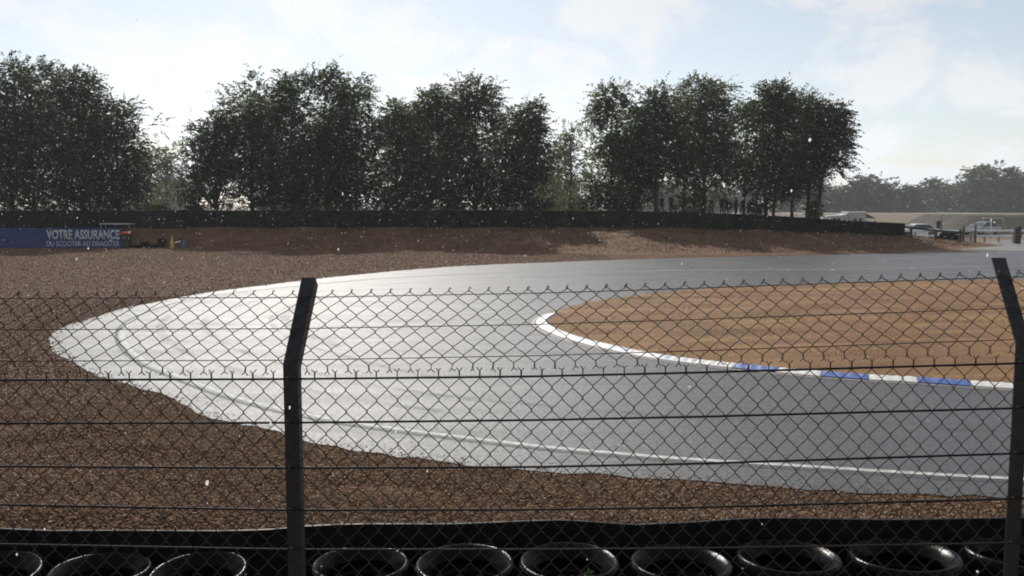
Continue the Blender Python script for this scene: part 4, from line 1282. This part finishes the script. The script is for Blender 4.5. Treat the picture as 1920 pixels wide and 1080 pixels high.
# tyre heap beside the gate
heap = [(1762, 0, 0, 0), (1776, 0, .2, 0), (1790, 0, 0, 0), (1769, 1, 0, .1), (1783, 1, .1, -.1), (1797, 1, 0, 0), (1774, 2, 0, .2), (1788, 2, .1, 0)]
for i, (px, lv, dy, tl) in enumerate(heap):
    Y = 72.5 + dy; X = atd(px, 440, Y).x
    o = link('tyre', TM, None, None, (X, Y, ground_z(X, Y) + 0.02 + lv * .235)); o.scale = (1.05, 1.05, 1.1)
    o.rotation_euler = (tl * .4, 0, i)
    tag(o, ['bottom tyre of the gate heap, farthest from the gate', 'bottom tyre in the middle of the gate heap', 'bottom tyre of the gate heap, next to the gate', 'second-layer tyre of the gate heap, farthest from the gate', 'second-layer tyre in the middle of the gate heap', 'second-layer tyre of the gate heap, next to the gate', 'topmost tyre of the gate heap, away from the gate', 'topmost tyre of the gate heap, next to the gate'][i], 'tyre', 'tyre heap beside the gate')

# tall thin pole and sign frame
p = atd(1764.5, 433, 82); m_ = MB(); m_.tube([(0, 0, -.05), (0, 0, atd(1764, 402, 82).z)], .04, 8)
pl = empty('pole', (p.x, 82, 0)); m_.build('mast', M['wood_dark'], pl)
m_ = MB(); m_.tube([(0, 0, 0), (0, 0, .1)], [.10, .06], 8); m_.build('base', M['concrete'], pl)
tag(pl, 'thin dark upright pole behind the timber fence', 'pole')
Y = 88.0
sf = empty('crossbar_frame', (atd(1858, 430, Y).x, Y, 0)); zt_ = atd(1858, 409, Y).z
for px, w in ((1858, .05), (1843, .035), (1881, .035)):
    m_ = MB(); xx = atd(px, 430, Y).x - sf.location.x; m_.tube([(xx, 0, -.05), (xx, 0, zt_)], w, 8); m_.build('post', M['galv'] if w > .04 else M['galv_post'], sf)
m_ = MB(); m_.tube([(atd(1841, 430, Y).x - sf.location.x, 0, zt_), (atd(1884, 430, Y).x - sf.location.x, 0, zt_)], .035, 8); m_.build('crossbar', M['galv'], sf)
tag(sf, 'white pole frame with crossbar standing behind the silver car', 'frame')

# grassy mound at far right
xs = np.linspace(50, 120, 60); ys = np.linspace(98, 122, 24)
XX, YY = np.meshgrid(xs, ys)
zz = 2.05 * np.clip((XX - 50.5) / 2.5, 0, 1) * np.clip((YY - 98) / 6, 0, 1) * np.clip((122 - YY) / 6, 0, 1) + rng.normal(0, .05, XX.shape) - 0.05
nx, ny = len(xs), len(ys); idx = np.arange(nx * ny).reshape(ny, nx)
F = np.stack([idx[:-1, :-1], idx[:-1, 1:], idx[1:, 1:], idx[1:, :-1]], -1).reshape(-1, 4)
tag(link('mound', fast_mesh('mound', np.stack([XX, YY, zz], -1), F, True), mat_earth('mound_grass', (0.030, 0.027, 0.02), (0.05, 0.045, 0.032), (0.07, 0.062, 0.045), .5)), kind='structure')
# pale wet road beyond the field
m_ = MB(); m_.add([(20, 330, 0.01), (600, 330, 0.01), (600, 385, 0.01), (20, 385, 0.01)], [(0, 1, 2, 3)])
tag(m_.build('far_field', mat_earth('pale_stubble', (0.15, 0.145, 0.11), (0.19, 0.18, 0.14), (0.22, 0.21, 0.16), .1)), kind='structure')

# little things left of the berm foot
def cone_thing(name, px, pyt, Y, r, mat, lab, cat):
    p = atd(px, 463, Y); h = atd(px, pyt, Y).z
    rt = empty(name, (p.x, Y, 0))
    m_ = MB(); m_.tube([(0, 0, .05), (0, 0, h * .35), (0, 0, h * .7), (0, 0, h)], [r, r * .85, r * .5, r * .22], 12); m_.build('cone', mat, rt)
    m_ = MB(); m_.box(-r * 1.25, r * 1.25, -r * 1.25, r * 1.25, 0, .05, .01); m_.build('base', mat, rt)
    tag(rt, lab, cat)
cone_thing('marker_cone', 323, 444, 66.6, .15, M['yellow'], 'yellow marker cone at the foot of the bank', 'cone')
cone_thing('marker_cone', 345, 449, 66.8, .20, M['blue'], 'blue marker cone at the foot of the bank', 'cone')
a = atd(328, 455.5, 66.5); b_ = atd(339, 453, 66.5)
m_ = MB(); m_.prism([(0, a.z), (b_.x - a.x, b_.z - .02), (b_.x - a.x, b_.z + .07), (0, a.z + .09)], 0, .03)
fl = empty('marker_board', (a.x, 66.5, 0)); m_.build('board', M['white_paint'], fl)
for xx in (.04, b_.x - a.x - .04):
    m_ = MB(); m_.tube([(xx, .045, -.02), (xx, .045, a.z + .03)], .012, 5); m_.build('leg', M['galv_post'], fl)
tag(fl, 'small white board between the yellow and blue cones', 'board')
p = atd(341, 457, 67.4); m_ = MB(); m_.tube([(0, 0, -.05), (0, 0, atd(341, 424, 67.4).z)], [.05, .035], 7)
pp = empty('pole', (p.x, 67.4, 0)); m_.build('mast', M['wood_dark'], pp); m_ = MB(); m_.tube([(0, 0, -.02), (0, 0, .08)], [.09, .06], 7); m_.build('base', M['wood_dark'], pp)
tag(pp, 'dark upright pole beside the blue cone', 'pole')
for i, (px, lv) in enumerate([(258, 0), (273, 0), (288, 0), (303, 0), (272, 1), (303, 1), (304, 2)]):
    X = atd(px, 463, 67.6).x
    o = link('tyre', TM, None, None, (X, 67.6 + .1 * (i % 2), .01 + lv * .22)); o.rotation_euler = (0, 0, i)
    lab = [['first black tyre beside the red-lidded bin', 'second black tyre from the red-lidded bin', 'third black tyre from the red-lidded bin', 'bottom black tyre of the stack beside the yellow cone'][min(i, 3)], ['', '', '', '', 'black tyre lying on the second tyre from the red-lidded bin', 'middle black tyre of the stack beside the yellow cone', ''][i], 'top black tyre of the stack beside the yellow cone'][lv]
    tag(o, lab, 'tyre', 'low tyre row at the foot of the bank')

# ------------------------------------------------------------------ people
def make_person(loc, rz, H, top, legs, lab, pose=0, hat=None, grp='people standing under the trees'):
    s = H / 1.75
    sw = 0.10 * (1 if pose % 2 else -1)
    J = {'pel': (0, 0, .95), 'sp': (0, 0.01, 1.15), 'ch': (0, 0, 1.36), 'nk': (0, -.01, 1.50), 'hd': (0, -.03, 1.62), 'hd2': (0, -.025, 1.72)}
    rad = {'pel': (.155, .12), 'sp': (.14, .105), 'ch': (.165, .115), 'nk': (.058, .06), 'hd': (.082, .10), 'hd2': (.06, .075)}
    E = [('pel', 'sp'), ('sp', 'ch'), ('ch', 'nk'), ('nk', 'hd'), ('hd', 'hd2')]
    for sd, q in (('l', -1), ('r', 1)):
        J['hp' + sd] = (q * .095, 0, .88); rad['hp' + sd] = (.095, .10)
        J['kn' + sd] = (q * .11, -.03 + sw * q * .4, .50); rad['kn' + sd] = (.062, .066)
        J['an' + sd] = (q * .115, .02 + sw * q, .10); rad['an' + sd] = (.042, .046)
        J['ft' + sd] = (q * .125, -.15 + sw * q, .04); rad['ft' + sd] = (.045, .036)
        J['sh' + sd] = (q * .18, 0, 1.41); rad['sh' + sd] = (.062, .062)
        el = (q * .25, .04, 1.13) if pose != 2 else (q * .26, -.05, 1.15)
        ha = (q * .24, -.06, .88) if pose == 0 else (q * .14, -.20, 1.12) if pose == 2 else (q * .27, -.10, .92)
        J['el' + sd] = el; rad['el' + sd] = (.043, .043)
        J['wr' + sd] = ha; rad['wr' + sd] = (.030, .032)
        d = (Vector(ha) - Vector(el)).normalized() * .11
        J['hn' + sd] = tuple(Vector(ha) + d); rad['hn' + sd] = (.030, .036)
        E += [('pel', 'hp' + sd), ('hp' + sd, 'kn' + sd), ('kn' + sd, 'an' + sd), ('an' + sd, 'ft' + sd), ('ch', 'sh' + sd), ('sh' + sd, 'el' + sd), ('el' + sd, 'wr' + sd), ('wr' + sd, 'hn' + sd)]
    names = list(J)
    me = bpy.data.meshes.new('person_skeleton')
    me.from_pydata([tuple(Vector(J[k]) * s) for k in names], [(names.index(a), names.index(b)) for a, b in E], [])
    ob = bpy.data.objects.new('person', me); COL.objects.link(ob)
    md = ob.modifiers.new('skin', 'SKIN'); md.use_smooth_shade = True
    for i, k in enumerate(names):
        sv = me.skin_vertices[0].data[i]; sv.radius = (rad[k][0] * s, rad[k][1] * s); sv.use_root = (k == 'pel')
    ob.modifiers.new('sub', 'SUBSURF').levels = 1
    dg = bpy.context.evaluated_depsgraph_get(); dg.update()
    m2 = bpy.data.meshes.new_from_object(ob.evaluated_get(dg))
    bpy.data.objects.remove(ob); bpy.data.meshes.remove(me)
    for mt in (cloth(legs), cloth(top), M['skin'], M['hair']): m2.materials.append(mt)
    for p_ in m2.polygons:
        c = p_.center / s
        if c.z > 1.66 or (c.z > 1.56 and c.y > 0.03): p_.material_index = 3
        elif c.z > 1.47: p_.material_index = 2
        elif (Vector((abs(c.x), c.y, c.z)) - Vector((abs(J['hnr'][0]), J['hnr'][1], J['hnr'][2]))).length < .10: p_.material_index = 2
        elif c.z < .93 and abs(c.x) < .22: p_.material_index = 0
        else: p_.material_index = 1
        p_.use_smooth = True
    o = bpy.data.objects.new('person', m2); COL.objects.link(o)
    o.location = loc; o.rotation_euler = (0, 0, rz)
    tag(o, lab, 'person', grp)
    return o
PEOPLE = [(1240, 78.5, 1.62, .3, (.03, .03, .04), (.02, .02, .03), 'person in dark clothes standing by the bare slanting trunk', 0),
          (1257, 78.0, 1.74, -.4, (.04, .035, .035), (.02, .02, .025), 'person in dark clothes second from the bare slanting trunk', 2),
          (1332, 79.0, 1.66, .2, (.05, .05, .06), (.03, .03, .04), 'dark figure at the shrub end of the larger group under the trees', 0),
          (1352, 78.2, 1.80, 0, (.025, .025, .03), (.02, .02, .02), 'tallest dark figure in the larger group under the trees', 1),
          (1360, 77.6, 1.72, .8, (.03, .03, .035), (.025, .025, .03), 'dark figure beside the tallest one in the larger group', 2),
          (1367, 78.8, 1.55, -.6, (.05, .04, .04), (.02, .02, .03), 'short dark figure in the middle of the larger group', 0),
          (1378, 78.0, 1.70, .4, (.02, .02, .03), (.03, .03, .035), 'dark figure in mid-stride near the multi-trunk tree', 1),
          (1390, 79.0, 1.74, -.2, (.04, .04, .045), (.02, .02, .02), 'dark figure half hidden at the multi-trunk tree', 0)]
for (px, Y, H, rz, tp, lg, lab, po) in PEOPLE:
    X = (px - 960) / FPX * Y
    make_person((X, Y, ground_z(X, Y) - 0.01), rz, H, tp, lg, lab, po)
X = atd(1759, 440, 97).x
make_person((X, 97, 0), 0, 1.78, (.03, .03, .035), (.02, .02, .03), 'person standing behind the white parked car', 0, grp='people by the entrance')

# ------------------------------------------------------------------ rain
def icosphere(sub):
    bm = bmesh.new(); bmesh.ops.create_icosphere(bm, subdivisions=sub, radius=1.0)
    V = np.array([v.co[:] for v in bm.verts]); F = np.array([[v.index for v in f.verts] for f in bm.faces]); bm.free()
    return V, F
def rain(name, n, y0, y1, power, d_lo, d_hi, sub, seed, lab):
    rg = np.random.default_rng(seed)
    Y = y0 + (y1 - y0) * rg.uniform(0, 1, n) ** power
    X = rg.uniform(-1, 1, n) * (Y * 0.72 + 0.3)
    Z = EYE + rg.uniform(-1, 1, n) * (Y * 0.42 + 0.2) - Y * 0.09
    k = Z > 0.05; X, Y, Z = X[k], Y[k], Z[k]; n = len(X)
    iv, if_ = icosphere(sub) if sub else (OCT_V, OCT_F)
    d = rg.uniform(d_lo, d_hi, n) * rg.uniform(0.7, 1.2, n) / 2
    st = rg.uniform(1.1, 2.2, n)
    V = iv[None] * d[:, None, None]
    V[:, :, 2] *= st[:, None]
    V[:, :, 0] += V[:, :, 2] * 0.12
    V = V + np.stack([X, Y, Z], -1)[:, None]
    F = (if_[None] + (np.arange(n) * len(iv))[:, None, None]).reshape(-1, 3)
    return tag(link(name, fast_mesh(name, V, F, True), M['water']), lab, 'rain', kind='stuff')
rain('rain', 260, 0.9, 5.0, 0.6, 0.003, 0.0055, 2, 1, 'large raindrops falling close by in front of the fence')
rain('rain', 80000, 6.0, 34.0, 0.75, 0.0034, 0.0068, 0, 2, 'sunlit raindrops falling over the whole track')

# ------------------------------------------------------------------ haze
m = bpy.data.materials.new('rain_haze'); m.use_nodes = True
nt = m.node_tree; nt.nodes.clear()
mo = nt.nodes.new('ShaderNodeOutputMaterial'); pv = nt.nodes.new('ShaderNodeVolumePrincipled')
pv.inputs['Color'].default_value = (0.93, 0.95, 1.0, 1); pv.inputs['Density'].default_value = 0.00032; pv.inputs['Anisotropy'].default_value = 0.15
nt.links.new(pv.outputs[0], mo.inputs['Volume'])
m_ = MB(); m_.box(-700, 700, -70, 900, -1.2, 30)
hz = m_.build('haze', m); tag(hz, 'thin grey rain haze hanging over the circuit', 'haze', kind='stuff')
